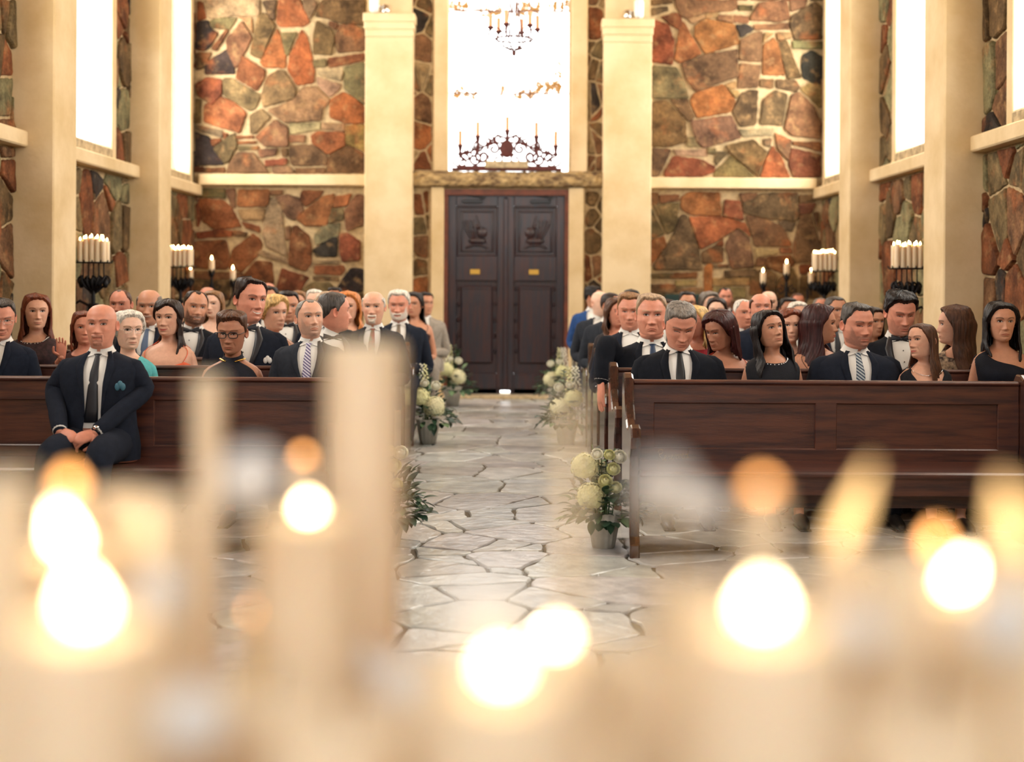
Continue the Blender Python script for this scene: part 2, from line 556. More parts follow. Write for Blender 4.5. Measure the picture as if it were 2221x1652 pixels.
LLS = """k150 125 390 130 390 220 250 205 150 215;b400 145 490 135 490 310 450 290;r140 225 370 245 450 310 545 490 300 520 180 440;o525 140 815 140 805 270 770 300 515 300;
y515 330 775 320 750 425 560 430;b840 145 940 145 940 180 840 190;r560 450 720 490 720 550 590 500;t820 230 870 210 940 330 955 560 980 770 790 680 760 580 770 400;
b880 205 1000 190 1100 220 1150 330 1060 430 980 390;r1140 150 1340 150 1300 210 1170 300 1120 230;o1330 210 1440 180 1430 280 1370 480 1170 485 1085 420 1200 310;
o1450 210 1610 180 1560 290 1440 310;b1655 190 1730 200 1730 470 1560 530 1555 340;g1420 320 1530 330 1530 420 1390 465;s1260 570 1340 490 1500 460 1480 580 1270 670;
d1400 600 1470 600 1465 780 1280 780 1240 720;r1045 500 1090 490 1200 590 1220 700 1220 850 1170 920 1010 860 1020 680;b975 500 1025 495 1015 600 985 620;
r1500 570 1570 560 1690 640 1690 810 1520 830 1500 700;r120 550 300 535 460 535 450 590 130 610;k480 530 600 550 590 590 480 580;r105 640 400 630 430 780 410 900 90 890;
r660 565 740 640 740 700 710 760 560 930 430 880 470 720;t740 720 990 800 1000 850 850 800 720 760;r690 830 840 840 860 1080 740 1060 600 990 570 970;
r940 900 1200 985 1110 1110 890 1100;o1260 870 1530 870 1540 920 1500 960 1260 950;k1250 970 1480 980 1480 1020 1250 1010;g1240 1030 1400 1035 1480 1150 1130 1110;
d1600 900 1725 910 1725 1110 1500 1160 1480 1070;t1240 820 1480 820 1480 850 1240 850;b100 920 560 940 540 990 300 1000 100 990;k100 1010 450 1010 430 1200 100 1200;
b480 1010 560 990 720 1080 860 1110 860 1250 480 1250;r900 1130 1100 1140 1100 1300 900 1300;b1130 1140 1460 1180 1460 1350 1130 1350;k1500 1190 1720 1140 1720 1350 1500 1350;
r110 300 140 260 160 420 130 500;b110 160 130 160 130 240 110 240"""
LRS = """b500 170 570 180 560 270 500 280;b585 190 760 190 770 240 590 270;o860 170 1150 165 1170 390 870 370 800 330 790 220;r1210 240 1350 250 1385 430 1200 395;
b1350 175 1520 170 1490 220 1380 260;k1560 180 1900 170 1900 250 1920 400 1870 440 1600 410 1390 360 1380 270;k1930 190 2070 190 2060 250 1930 260;
b1920 275 2080 270 2040 360 1930 370;k500 320 620 560 500 610;k520 290 770 270 740 450 720 520 650 560;o870 400 1180 405 1400 460 1450 600 1330 500 1180 600 980 710 940 600;
k780 390 840 390 930 620 990 910 530 900 530 860 650 680 720 560;r490 640 620 590 640 680 510 860 490 860;b1410 390 1560 400 1760 500 1840 650 1840 680 1500 680 1450 500;
b1930 390 2030 380 2130 680 2060 840 1870 840 1880 650;b1270 560 1330 520 1440 610 1490 880 1270 895 1220 680;k990 740 1120 680 1190 700 1190 830 1000 850;
r1120 670 1190 610 1190 680;t1500 700 1720 720 1700 760 1520 790;b1740 700 1840 700 1850 750 1750 750;r1620 790 1840 770 1870 860 1760 940 1600 880;
b1520 800 1600 800 1580 860 1510 880;k1100 860 1240 860 1230 890 1110 890;o1050 855 1085 870 1085 1110 1010 1200 1010 900;r720 940 935 935 930 990 715 990;
k490 950 700 940 700 990 490 985;b490 1050 720 1050 720 1130 490 1130;y735 1010 935 1010 930 1060 740 1065;b740 1085 990 1080 980 1130 740 1130;
y1100 990 1440 990 1440 1060 1100 1060;b1210 920 1500 900 1500 970 1210 980;y1100 1080 1400 1080 1400 1180 1100 1180;b1460 960 1600 900 1700 960 1680 1150 1450 1150;
k1720 1010 1850 900 1900 1000 1900 1200 1700 1200;r1930 870 2040 860 2060 940 1940 950;k1940 980 2080 980 2120 1180 1930 1180;g1720 440 1890 440 1850 540 1780 520;
b2060 370 2110 360 2110 540;k490 1150 980 1150 960 1350 490 1350;b1020 1220 1700 1200 1650 1380 1020 1380"""


def clip_half(poly, nx, ny, d):
    out = []
    for i in range(len(poly)):
        p, q = poly[i], poly[(i + 1) % len(poly)]
        a, b = nx * p[0] + ny * p[1] - d, nx * q[0] + ny * q[1] - d
        if a <= 0:
            out.append(p)
        if (a < 0 < b) or (b < 0 < a):
            t = a / (a - b)
            out.append((p[0] + (q[0] - p[0]) * t, p[1] + (q[1] - p[1]) * t))
    return out


def clip_rect(poly, x0, x1, y0, y1):
    for nx, ny, d in ((-1, 0, -x0), (1, 0, x1), (0, -1, -y0), (0, 1, y1)):
        poly = clip_half(poly, nx, ny, d)
        if len(poly) < 3:
            return []
    return poly


def voronoi(x0, x1, y0, y1, size, gap, asp=1.0, seed=1, jit=.85, vary=.5):
    r = random.Random(seed)
    pts = []
    nx, ny = max(1, round((x1 - x0) / (size * asp))), max(1, round((y1 - y0) / size))
    for i in range(-1, nx + 1):
        for j in range(-1, ny + 1):
            if r.random() < .12:
                continue
            pts.append((x0 + (i + .5 + (r.random() - .5) * jit) * (x1 - x0) / nx, y0 + (j + .5 + (r.random() - .5) * jit) * (y1 - y0) / ny,
                        r.random() * vary * size * size))
    out = []
    for i, (px, py, pw) in enumerate(pts):
        poly = [(x0, y0), (x1, y0), (x1, y1), (x0, y1)]
        for j, (qx, qy, qw) in enumerate(pts):
            if i == j:
                continue
            dx, dy = qx - px, qy - py
            l = math.hypot(dx, dy)
            if l > 4 * size * max(asp, 1):
                continue
            d = (qx * qx + qy * qy - px * px - py * py + pw * .6 - qw * .6) / 2 / l - gap / 2
            poly = clip_half(poly, dx / l, dy / l, d)
            if len(poly) < 3:
                break
        if len(poly) >= 3:
            a = abs(sum(poly[k][0] * poly[(k + 1) % len(poly)][1] - poly[(k + 1) % len(poly)][0] * poly[k][1] for k in range(len(poly)))) / 2
            if a > size * size * .03:
                out.append(poly)
    return out


def stone(mb, poly, fn, h, col, mi=1, seg=.05, jit=.006, r=random, bevel=.012, tilt=.01):
    """raise one stone from an outline; fn maps (a, b, height) to the world"""
    area2 = sum(poly[k][0] * poly[(k + 1) % len(poly)][1] - poly[(k + 1) % len(poly)][0] * poly[k][1] for k in range(len(poly)))
    if area2 < 0:
        poly = poly[::-1]
    n = len(poly)
    ring = []
    for i in range(n):
        p, q = poly[i], poly[(i + 1) % n]
        o = poly[i - 1]
        L1, L0 = math.hypot(q[0] - p[0], q[1] - p[1]), math.hypot(o[0] - p[0], o[1] - p[1])
        c = min(.16 * min(L0, L1), .018)
        if L0 > 1e-6 and L1 > 1e-6:      # knock the corner off
            ring.append((p[0] + (o[0] - p[0]) / L0 * c, p[1] + (o[1] - p[1]) / L0 * c))
            ring.append((p[0] + (q[0] - p[0]) / L1 * c, p[1] + (q[1] - p[1]) / L1 * c))
        k = int((L1 - 2 * c) / seg)
        for j in range(1, k + 1):
            t = (c + (L1 - 2 * c) * j / (k + 1)) / max(L1, 1e-6)
            ring.append((p[0] + (q[0] - p[0]) * t + r.uniform(-jit, jit), p[1] + (q[1] - p[1]) * t + r.uniform(-jit, jit)))
    m = len(ring)
    cx, cy = sum(p[0] for p in ring) / m, sum(p[1] for p in ring) / m
    tx, ty = r.uniform(-tilt, tilt) / .3, r.uniform(-tilt, tilt) / .3
    vs = [fn(a, b, -.004) for a, b in ring]
    for kk, hh in ((.35, .65), (1.0, 1.0)):
        for a, b in ring:
            d = math.hypot(a - cx, b - cy) + 1e-6
            s = max(0.0, 1 - bevel * kk / d)
            aa, bb = cx + (a - cx) * s, cy + (b - cy) * s
            vs.append(fn(aa, bb, h * hh + (tx * (aa - cx) + ty * (bb - cy)) * hh))
    fs = []
    for lv in (0, 1):
        for i in range(m):
            j = (i + 1) % m
            fs.append((lv * m + i, lv * m + j, (lv + 1) * m + j, (lv + 1) * m + i))
    fs.append(tuple(2 * m + i for i in range(m)))
    mb.add(vs, fs, mi, tuple(col))


def pick_col(r, side=False):
    k = r.choice('orbkbgtkyrdkb' if not side else 'rsbgtsrkgsrkdb')
    c = PAL[k]
    f = r.uniform(.85, 1.15)
    return tuple(min(1, x * f) for x in c)
# ------------------------------------------------------------------ room shell
R1 = random.Random(3)


def grime(c, f=.12):
    return tuple(min(1, x * R1.uniform(1 - f, 1 + f)) for x in c)


# back wall: mortar slabs around the window and the door, stones on top
DX0, DX1, DZ1 = W(966, 0, YB)[0], W(1236, 0, YB)[0], 2.50
WX0, WX1, WBZ = W(972, 0, YB)[0], W(1241, 0, YB)[0], 2.71
mb = MB()
T = .35
mb.box(XL - T, DX0, YB, YB + T, 0, ZC, 0)
mb.box(DX1, XR + T, YB, YB + T, 0, ZC, 0)
mb.box(DX0, DX1, YB, YB + T, DZ1, WBZ, 0)
mb.box(DX0, DX1, YB, YB + T, 6.2, ZC, 0)
fnb = lambda a, b, h: (a, YB - h, b)


def traced(src, ox, oy, k, rect):
    for c, poly in parse(src, ox, oy, k):
        pw = [(W(u, v, YB)[0], W(u, v, YB)[2]) for u, v in poly]
        gx, gy = sum(p[0] for p in pw) / len(pw), sum(p[1] for p in pw) / len(pw)
        ex_ = []
        for a_, b_ in pw:
            L_ = math.hypot(a_ - gx, b_ - gy) + 1e-6
            ex_.append((gx + (a_ - gx) * (1 + .017 / L_), gy + (b_ - gy) * (1 + .017 / L_)))
        pw = clip_rect(ex_, *rect)
        if len(pw) > 2:
            stone(mb, pw, fnb, R1.uniform(.018, .04), grime(PAL[c]), 1, r=R1, bevel=.010, seg=.045, jit=.005)


BU0, BU1 = 2.66, 2.53       # the cream band on the back wall
PLx = (W(790, 0, YB)[0], W(893, 0, YB)[0])
PRx = (W(1308, 0, YB)[0], W(1412, 0, YB)[0])
traced(UL, 400, 0, 4.13, (XL + .01, PLx[0] + .02, BU0 + .02, 5.4))
traced(UR, 1300, 0, 4.13, (PRx[1] - .03, XR - .01, BU0, 5.4))
traced(LLS, 400, 380, 4.442, (XL + .01, PLx[0] + .02, 0, BU1 - .02))
traced(LRS, 1300, 380, 4.442, (PRx[1] - .03, XR - .01, 0, BU1 - .02))
for rect, sd, sz in (((XL, PLx[0], 4.79, ZC), 5, .42), ((PRx[1], XR, 4.79, ZC), 6, .42), ((XL, PLx[0], 0, .98), 8, .4), ((PRx[1], XR, 0, .98), 9, .4),
                     ((PLx[1], WX0 - .19, WBZ + .02, ZC), 10, .27), ((WX1 + .2, PRx[0], WBZ + .02, ZC), 11, .27),
                     ((PLx[1], DX0 - .19, 0, 2.48), 12, .27), ((DX1 + .2, PRx[0], 0, 2.48), 13, .27)):
    for poly in voronoi(rect[0], rect[1], rect[2], rect[3], sz, .020, seed=sd, vary=.8):
        stone(mb, poly, fnb, R1.uniform(.015, .035), pick_col(R1), 1, r=R1)
tag(mb.build('wall_back', [M['mortar'], M['stone']], smooth=False), 'flagstone wall around the wooden double door', kind='structure')

# side walls: band, pillars, windows
TR = .12                                     # cream frame round each window
for side, X, sg in (('left', XL, 1), ('right', XR, -1)):
    mb = MB()
    out = X - sg * .12
    allw = [(5.8, 7.0)] + WINY
    mb.box(X, out, YF, YB, 0, WZ0, 0)
    mb.box(X, out, YF, YB, WZ1, ZC, 0)
    ys = [YF] + [y for w in allw for y in w] + [YB]
    for i in range(0, len(ys), 2):
        mb.box(X, out, ys[i], ys[i + 1], WZ0, WZ1, 0)
    if sg > 0:
        fn = lambda a, b, h: (XL + h, a, b)
    else:
        fn = lambda a, b, h: (XR - h, -a, b)
    q = lambda y0, y1: (y0, y1) if sg > 0 else (-y1, -y0)
    regs = []
    for (y0, y1) in ((4.5, 7.7), (8.2, 10.8), (11.35, 13.95), (14.4, YB)):
        regs.append((*q(y0, y1), 0, 2.39, .34))
    edges = [7.7, 8.2, 10.8, 11.35, 13.95, 14.4, YB]
    for i, (w0, w1) in enumerate(WINY):
        pn, pf = edges[2 * i + 1], edges[2 * i + 2]
        regs.append((*q(pn, w0 - TR), 2.54, ZC, .36))
        if pf - (w1 + TR) > .1:
            regs.append((*q(w1 + TR, pf), 2.54, ZC, .36))
        regs.append((*q(w0 - TR, w1 + TR), WZ1 + TR, ZC, .36))
    for n, (a0, a1, b0, b1, sz) in enumerate(regs):
        for poly in voronoi(a0, a1, b0, b1, sz, .018, asp=.85, seed=40 + n + (20 if sg > 0 else 0), vary=.9):
            stone(mb, poly, fn, R1.uniform(.015, .04), pick_col(R1, True), 1, r=R1, bevel=.014, tilt=.012)
    tag(mb.build('wall_' + side, [M['mortar'], M['stone']], smooth=False), 'flagstone side wall with tall windows, on the ' + side, kind='structure')
    nm = 0
    for (y0, y1) in ((7.7, 8.2), (10.8, 11.35), (13.95, 14.4)):
        p = MB()
        p.box(X - sg * .02, X + sg * .33, y0, y1, 0, ZC, 0, bev=.012)
        nm += 1
        tag(p.build('trim_%d' % (nm + (0 if sg > 0 else 10)), M['plaster'], smooth=False), 'cream plaster pillar standing out of the %s wall' % side, kind='structure')
    p = MB()
    for (y0, y1) in ((4.5, 7.7), (8.2, 10.8), (11.35, 13.95), (14.4, YB - .01)):
        p.box(X, X + sg * .13, y0, y1, 2.405, 2.53, 0, bev=.012)
    tag(p.build('trim_%d' % (5 if sg > 0 else 15), M['plaster'], smooth=False), 'cream ledge band under the %s windows' % side, kind='structure')
    for i, (y0, y1) in enumerate(allw):
        e = bpy.data.objects.new('window_%d' % (i + 1 + (0 if sg > 0 else 4)), None)
        COL.objects.link(e)
        e.location = (X, (y0 + y1) / 2, WZ0)
        tag(e, 'tall narrow bright window %d in the %s wall' % (i + 1, side), kind='structure')
        fr = MB()
        yc = (y0 + y1) / 2
        a, b = y0 - yc, y1 - yc
        for (c0, c1, z0, z1) in ((a - TR, a + .012, 0, WZ1 - WZ0 + TR), (b - .012, b + TR, 0, WZ1 - WZ0 + TR), (a, b, WZ1 - WZ0 - .012, WZ1 - WZ0 + TR)):
            fr.box(-sg * .11, sg * .05, c0, c1, z0, z1, 0, bev=.008)
        fr.build('window_frame', M['plaster'], e, smooth=False)
        g = MB()
        g.box(-sg * .05, -sg * .06, a, b, 0, WZ1 - WZ0)
        g.build('pane', M['pane'], e, smooth=False)
        st = MB()
        st.box(-sg * .10, sg * .06, a + .01, b - .01, 0, .11, 0, bev=.02)
        st.build('sill_block', M['sillstone'], e, smooth=False)

# big window over the door
e = bpy.data.objects.new('window_9', None)
COL.objects.link(e)
e.location = ((WX0 + WX1) / 2, YB, WBZ)
tag(e, 'tall bright leaded window above the wooden double door', kind='structure')
hw = (WX1 - WX0) / 2
fr = MB()
for s_ in (-1, 1):
    fr.box(s_ * (hw - .008), s_ * (hw + (.165 if s_ < 0 else .19)), -.06, .2, .0, 3.55, 0, bev=.01)
fr.box(-hw - .16, hw + .19, -.06, .2, 3.49, 3.7, 0, bev=.01)
fr.build('window_frame', M['plaster'], e, smooth=False)
g = MB()
g.box(-hw, hw, .14, .15, 0, 3.5)
g.build('pane', M['pane'], e, smooth=False)
ld = MB()
for uu in (1062, 1150):
    x = W(uu, 0, YB)[0] - e.location.x
    ld.box(x - .006, x + .006, .10, .13, 0, 3.5)
for vv in (200, 20, -160):
    z = W(1100, vv, YB)[2] - WBZ
    ld.box(-hw, hw, .10, .13, z - .006, z + .006)
ld.build('leading', M['rustiron'], e, smooth=False)
# tan vine outside on the leading
vn = MB()
rv = random.Random(5)
for (uu, vv, ru, rvv, n) in ((1190, 190, 26, 10, 60), (1135, 205, 30, 6, 25), (1010, 205, 26, 6, 22), (1210, 155, 8, 26, 10), (985, 12, 30, 9, 40), (1060, 25, 26, 9, 30),
                             (1140, 18, 30, 14, 45), (1215, 12, 26, 10, 30), (1000, 190, 6, 8, 5), (1095, 190, 8, 14, 8)):
    for _ in range(n):
        x, y, z = W(uu + rv.uniform(-ru, ru), vv + rv.uniform(-rvv, rvv), YB + .27)
        y += rv.uniform(-.03, .03)
        a, s_ = rv.uniform(0, 6.28), rv.uniform(.02, .045)
        vs = [(x + s_ * math.cos(a + k * 2.09 + .4 * (k % 2)) * (1 if k % 2 else .7), y + rv.uniform(-.01, .01), z + s_ * math.sin(a + k * 1.05)) for k in range(6)]
        vn.add([(x, y, z)] + vs, [(0, 1 + k, 1 + (k + 1) % 6) for k in range(6)])
for vv in (204, 24):
    pts = [W(u, vv + 4 * math.sin(u / 17.0), YB + .27) for u in range(975, 1245, 12)]
    vn.tube(pts, .006, 6)
tag(vn.build('climbing_vine', mat('tan_vine', srgb(210, 170, 110), .8)), 'thin tan vine climbing across the outside of the bright window', 'vine', kind='thing')

# pilasters beside the door with stepped capitals
for n, (u0, u1, lab) in enumerate(((790, 893, 'left'), (1308, 1412, 'right'))):
    yf = YB - .28
    x0, x1 = W(u0, 500, yf)[0], W(u1, 500, yf)[0]
    zc = W(u0, 28 if n == 0 else 40, yf)[2]
    p = MB()
    p.box(x0, x1, yf, YB + .02, 0, zc - .28, 0, bev=.01)
    for k in range(3):
        p.box(x0 - .012 * (k + 1) + .01, x1 + .012 * (k + 1) - .01, yf - .012 * (k + 1), YB + .02, zc - .28 + k * .088, zc - .28 + (k + 1) * .088 + (.016 if k == 2 else 0), 0, bev=.012)
    p.box(x0 + .02, x1 - .02, yf + .03, YB + .02, zc, ZC, 0)
    tag(p.build('trim_%d' % (20 + n), M['plaster'], smooth=False), 'cream pilaster with stepped capital %s of the door' % lab, kind='structure')
# bands on the back wall and the cream jambs beside the door
p = MB()
p.box(XL + .1, PLx[0] + .05, YB - .10, YB + .02, BU1, BU0, 0, bev=.01)
p.box(PRx[1] - .05, XR - .1, YB - .10, YB + .02, BU1 - .01, BU0 - .01, 0, bev=.01)
tag(p.build('trim_22', M['plaster'], smooth=False), 'cream ledge band across the back wall', kind='structure')
p = MB()
p.box(W(935, 600, YB)[0], DX0, YB - .08, YB + .1, 0, 2.52, 0, bev=.01)
p.box(DX1, W(1265, 600, YB)[0], YB - .08, YB + .1, 0, 2.52, 0, bev=.01)
tag(p.build('trim_23', M['plaster'], smooth=False), 'cream jambs beside the wooden double door', kind='structure')
p = MB()
NX, NZ = 60, 8
xs = np.linspace(PLx[1] - .03, PRx[0] + .03, NX)
P = np.zeros((NZ, NX, 3))
for i in range(NZ):
    t = i / (NZ - 1) * PI
    for k in range(NX):
        P[i, k] = (xs[k], YB - .05 - .10 * math.sin(t) ** .35 + R1.uniform(-.01, .01), 2.525 + (1 - math.cos(t)) / 2 * .19 + R1.uniform(-.008, .008))
P[0, :, 1] = YB
P[-1, :, 1] = YB
p.grid(P)
tag(p.build('trim_24', M['lintel'], smooth=False), 'rough hewn stone lintel over the double door', kind='structure')

# floor
mb = MB()
mb.box(XL - T, XR + T, YF, YB + T + .3, -.12, -.012, 0)
for poly in voronoi(XL, XR, 3.4, YB, .27, .018, asp=1.4, seed=77, vary=2.6, jit=1.2):
    f = R1.uniform(.72, 1.1)
    c = (FL[0] * f * R1.uniform(.95, 1.05), FL[1] * f, FL[2] * f * R1.uniform(.95, 1.06))
    stone(mb, poly, lambda a, b, h: (a, b, h - .012), .012, c, 1, r=R1, bevel=.008, tilt=.0012, seg=.09, jit=.012)
for poly in voronoi(XL, XR, YF, 3.4, .6, .02, asp=1.3, seed=78):
    stone(mb, poly, lambda a, b, h: (a, b, h - .012), .012, FL, 1, r=R1, bevel=.008, tilt=.0012, seg=.2)
tag(mb.build('floor', [M['floormortar'], M['floorstone']], smooth=False), 'pale flagstone floor of the chapel aisle', kind='structure')
mb = MB()
mb.box(DX0 - .05, DX1 + .05, YB - .30, YB + T, -.01, .03, 0, bev=.01)
tag(mb.build('trim_25', M['sillstone'], smooth=False), 'worn tan threshold in front of the double door', kind='structure')
mb = MB()
mb.box(XL - T, XR + T, YF, YB + T, ZC, ZC + .12)
for k in range(7):
    y = 1 + k * 2.4
    mb.box(XL, XR, y, y + .22, ZC - .24, ZC)
tag(mb.build('ceiling', M['ceilwood'], smooth=False), kind='structure')
mb = MB()
mb.box(XL - T, -2.3, YF - .2, YF, 0, ZC)
mb.box(1.9, XR + T, YF - .2, YF, 0, ZC)
mb.box(-2.3, 1.9, YF - .2, YF, 0, 2.4)
mb.box(-2.3, 1.9, YF - .2, YF, 5.6, ZC)
tag(mb.build('wall_front', M['plaster'], smooth=False), kind='structure')

# double door
e = bpy.data.objects.new('door_1', None)
COL.objects.link(e)
e.location = ((DX0 + DX1) / 2, YB, 0)
tag(e, 'dark carved wooden double door at the end of the aisle', kind='structure')
ex = e.location.x
f = MB()
fw = .045
f.box(DX0 - ex, DX0 - ex + fw, -.02, .12, 0.03, 2.5)
f.box(DX1 - ex - fw, DX1 - ex, -.02, .12, 0.03, 2.5)
f.box(DX0 - ex, DX1 - ex, -.03, .12, 2.43, 2.5)
f.build('door_frame', M['doorframe'], e, smooth=False)
SD = YB + .05
xm = W(1100, 0, SD)[0] - ex
for sd, (xa, xb) in (('l', (DX0 - ex + fw, xm)), ('r', (xm, DX1 - ex - fw))):
    leaf = MB()
    w = xb - xa
    zt, zb = 2.43, .035
    st = .10
    yo, yi = .04, .085
    P0, P1 = xa + st, xb - st
    # stiles and rails round two sunk panels; the inner bottom corner is cut out, a gap to daylight
    leaf.box(xa, P0, yo, .10, zb + (.04 if sd == 'r' else 0), zt, 0, bev=.005)
    leaf.box(P1, xb, yo, .10, zb + (.04 if sd == 'l' else 0), zt, 0, bev=.005)
    leaf.box(P0, P1, yo, .10, zt - .13, zt, 0, bev=.005)
    leaf.box(P0, P1, yo, .10, 1.40, 1.70, 0, bev=.005)
    leaf.box(P0, P1, yo, .10, zb, .28, 0, bev=.005)
    leaf.box(P0, P1, yi, .10, .28, 2.3)
    if sd == 'l':
        leaf.box(xa, xb - .06, yo, .10, zb, zb + .06)
    else:
        leaf.box(xa + .06, xb, yo, .10, zb, zb + .06)
    lf = leaf.build('door_leaf', M['doorwood'], e, smooth=False)
    c = MB()
    # stepped frame of the carved upper panel, then the relief
    for k, ins in enumerate((.0, .05)):
        a0, a1, b0, b1 = P0 + ins, P1 - ins, 1.70 + ins, 2.30 - ins
        t, y = .022, yi - .03 + k * .008
        c.box(a0, a1, y, yi, b0, b0 + t, 0, bev=.004)
        c.box(a0, a1, y, yi, b1 - t, b1, 0, bev=.004)
        c.box(a0, a0 + t, y, yi, b0, b1, 0, bev=.004)
        c.box(a1 - t, a1, y, yi, b0, b1, 0, bev=.004)
    cx, m = (P0 + P1) / 2, (1 if sd == 'l' else -1)
    for k in range(4):
        dx = -m * (.03 + .035 * k)
        c.tube([(cx + dx * .5, yi - .01, 1.90), (cx + dx, yi - .015, 2.02), (cx + dx * 1.35, yi - .01, 2.12)], .013, 6)
    c.tube([(cx + m * .11, yi - .01, 1.86), (cx - m * .01, yi - .02, 2.18)], .008, 6)
    c.sphere((cx + m * .06, yi, 1.98), (.065, .03, .07), 12, 8)
    c.sphere((cx, yi, 1.88), (.11, .03, .045), 12, 8)
    c.sphere((cx - m * .01, yi, 2.05), (.05, .02, .03), 10, 6)
    c.tube([(cx - .13, yi - .008, 1.80), (cx - .05, yi - .02, 1.83), (cx + .05, yi - .02, 1.83), (cx + .13, yi - .008, 1.80)], .014, 6)
    c.build('carved_panel', M['doorwood'], lf)
    r = MB()
    r.box(P0 + .055, P1 - .055, yo + .008, yi, .40, 1.34, 0, bev=.03)
    r.box(P0 + .10, P1 - .10, yo - .004, yi, 1.30, 1.33, 0, bev=.004)
    r.build('raised_panel', M['doorwood'], lf, smooth=False)
    sds = MB()
    for k in range(5):
        for x in (P0 + .028, P1 - .028):
            sds.box(x - .014, x + .014, yi - .03, yi, .52 + k * .19, .57 + k * .19, 0, bev=.01)
    sds.build('carved_stud', M['doorwood'], lf, smooth=False)
    h = MB()
    hx = W(1033.5 if sd == 'l' else 1161, 0, SD)[0] - ex
    h.box(hx - .06, hx + .06, yo - .008, yo + .002, W(0, 589, SD)[2], W(0, 578, SD)[2], 0, bev=.003)
    h.build('brass_plate', M['brass'], lf, smooth=False)
    h = MB()
    hx = cx - m * .06
    h.box(hx - .12, hx + .12, yo - .05, yo, 2.335, 2.375, 0, bev=.008)
    h.tube([(hx + .10, yo - .04, 2.38), (hx + .16, yo - .05, 2.40), (hx - .05, yo - .03, 2.43)], .008, 6)
    h.build('door_closer', M['black'], lf, smooth=False)
mst = MB()
mst.box(xm - .03, xm + .03, .015, .06, .10, 2.40, 0, bev=.012)
mst.build('meeting_strip', M['doorwood'], e, smooth=False)

# ------------------------------------------------------------------ pews
YBS = [7.38, 8.42, 9.35, 10.27, 11.17, 12.08, 12.98, 13.88, 14.80]
PR = [(-.53, 0), (-.53, .06), (-.49, .10), (-.48, .40), (-.50, .50), (-.55, .545), (-.565, .60), (-.54, .645), (-.50, .66), (-.44, .645), (-.36, .62), (-.27, .625), (-.20, .66),
      (-.14, .73), (-.10, .81), (-.075, .865), (-.03, .885), (.035, .885), (.06, .86), (.06, .55), (.05, .10), (.08, .06), (.08, 0)]


def end_panel(x0, x1, parent, Yb, name='end_panel'):
    b = MB()
    n = len(PR)
    bv = .008
    cy, cz = -.2, .4
    vs = []
    for (x, ins) in ((x0, bv), (x0 + bv, 0), (x1 - bv, 0), (x1, bv)):
        for (y, z) in PR:
            d = math.hypot(y - cy, z - cz)
            vs.append((x, Yb + y - (y - cy) / d * ins, z - (z - cz) / d * ins if z > 0 else 0))
    fs = [tuple(range(n)), tuple(3 * n + i for i in range(n))[::-1]]
    for l in range(3):
        for i in range(n):
            j = (i + 1) % n
            fs.append((l * n + j, l * n + i, (l + 1) * n + i, (l + 1) * n + j))
    b.add(vs, fs)
    return b.build(name, M['woodend'], parent, smooth=False)


def pew(X0, X1, Yb, label, post=None, group='dark wooden pews'):
    """X0..X1 end to end, local origin at the pew's left end on the floor"""
    e = empty('church_pew', (X0, Yb, 0), label, 'pew', group)
    L = X1 - X0
    end_panel(0, .05, e, 0)
    end_panel(L - .05, L, e, 0)
    if post:
        end_panel(post - X0 - .025, post - X0 + .025, e, 0, 'divider_panel')
    a, c = .05, L - .05
    b = MB()
    npan = max(2, round((c - a) / 1.0))
    for (z0, z1) in ((.40, .49), (.725, .83)):
        b.box(a, c, -.03, .015, z0, z1, 0, bev=.006)
    st = .115
    for k in range(npan + 1):
        xx = a + (c - a - st) * k / npan
        b.box(xx, xx + st, -.0295, .0145, .48, .735, 0, bev=.004)
    b.box(a, c, -.012, .008, .42, .80, 0)
    b.build('backrest', M['wood'], e, smooth=False)
    cap = MB()
    cap.box(a, c, -.04, .03, .828, .850, 0, bev=.008)
    cap.build('top_rail', M['wood'], e, smooth=False)
    s_ = MB()
    s_.box(a, c, -.49, -.02, .395, .425, 0, bev=.010)
    s_.build('seat', M['wood'], e, smooth=False)
    ap = MB()
    ap.box(a, c, -.44, -.41, .30, .397, 0, bev=.004)
    ap.box(a, c, -.06, -.04, .18, .397, 0, bev=.004)
    ap.build('apron', M['wood'], e, smooth=False)
    return e


ordn = ['front', 'second', 'third', 'fourth', 'fifth', 'sixth', 'seventh', 'eighth', 'rearmost']
for i, yb in enumerate(YBS):
    if i == 0:
        pew(-3.10, -.93, yb, 'front pew left of the aisle, the bald man sits on it')
        rp = pew(.535, 2.69, yb, 'empty front pew right of the aisle with Reserved written on its back')
    else:
        pew(-3.92, -.91, yb, 'dark wooden pew left of the aisle, %s row from the camera' % ordn[i], -3.15)
        pew(.525, 3.53, yb, 'dark wooden pew right of the aisle, %s row from the camera' % ordn[i], 2.76)

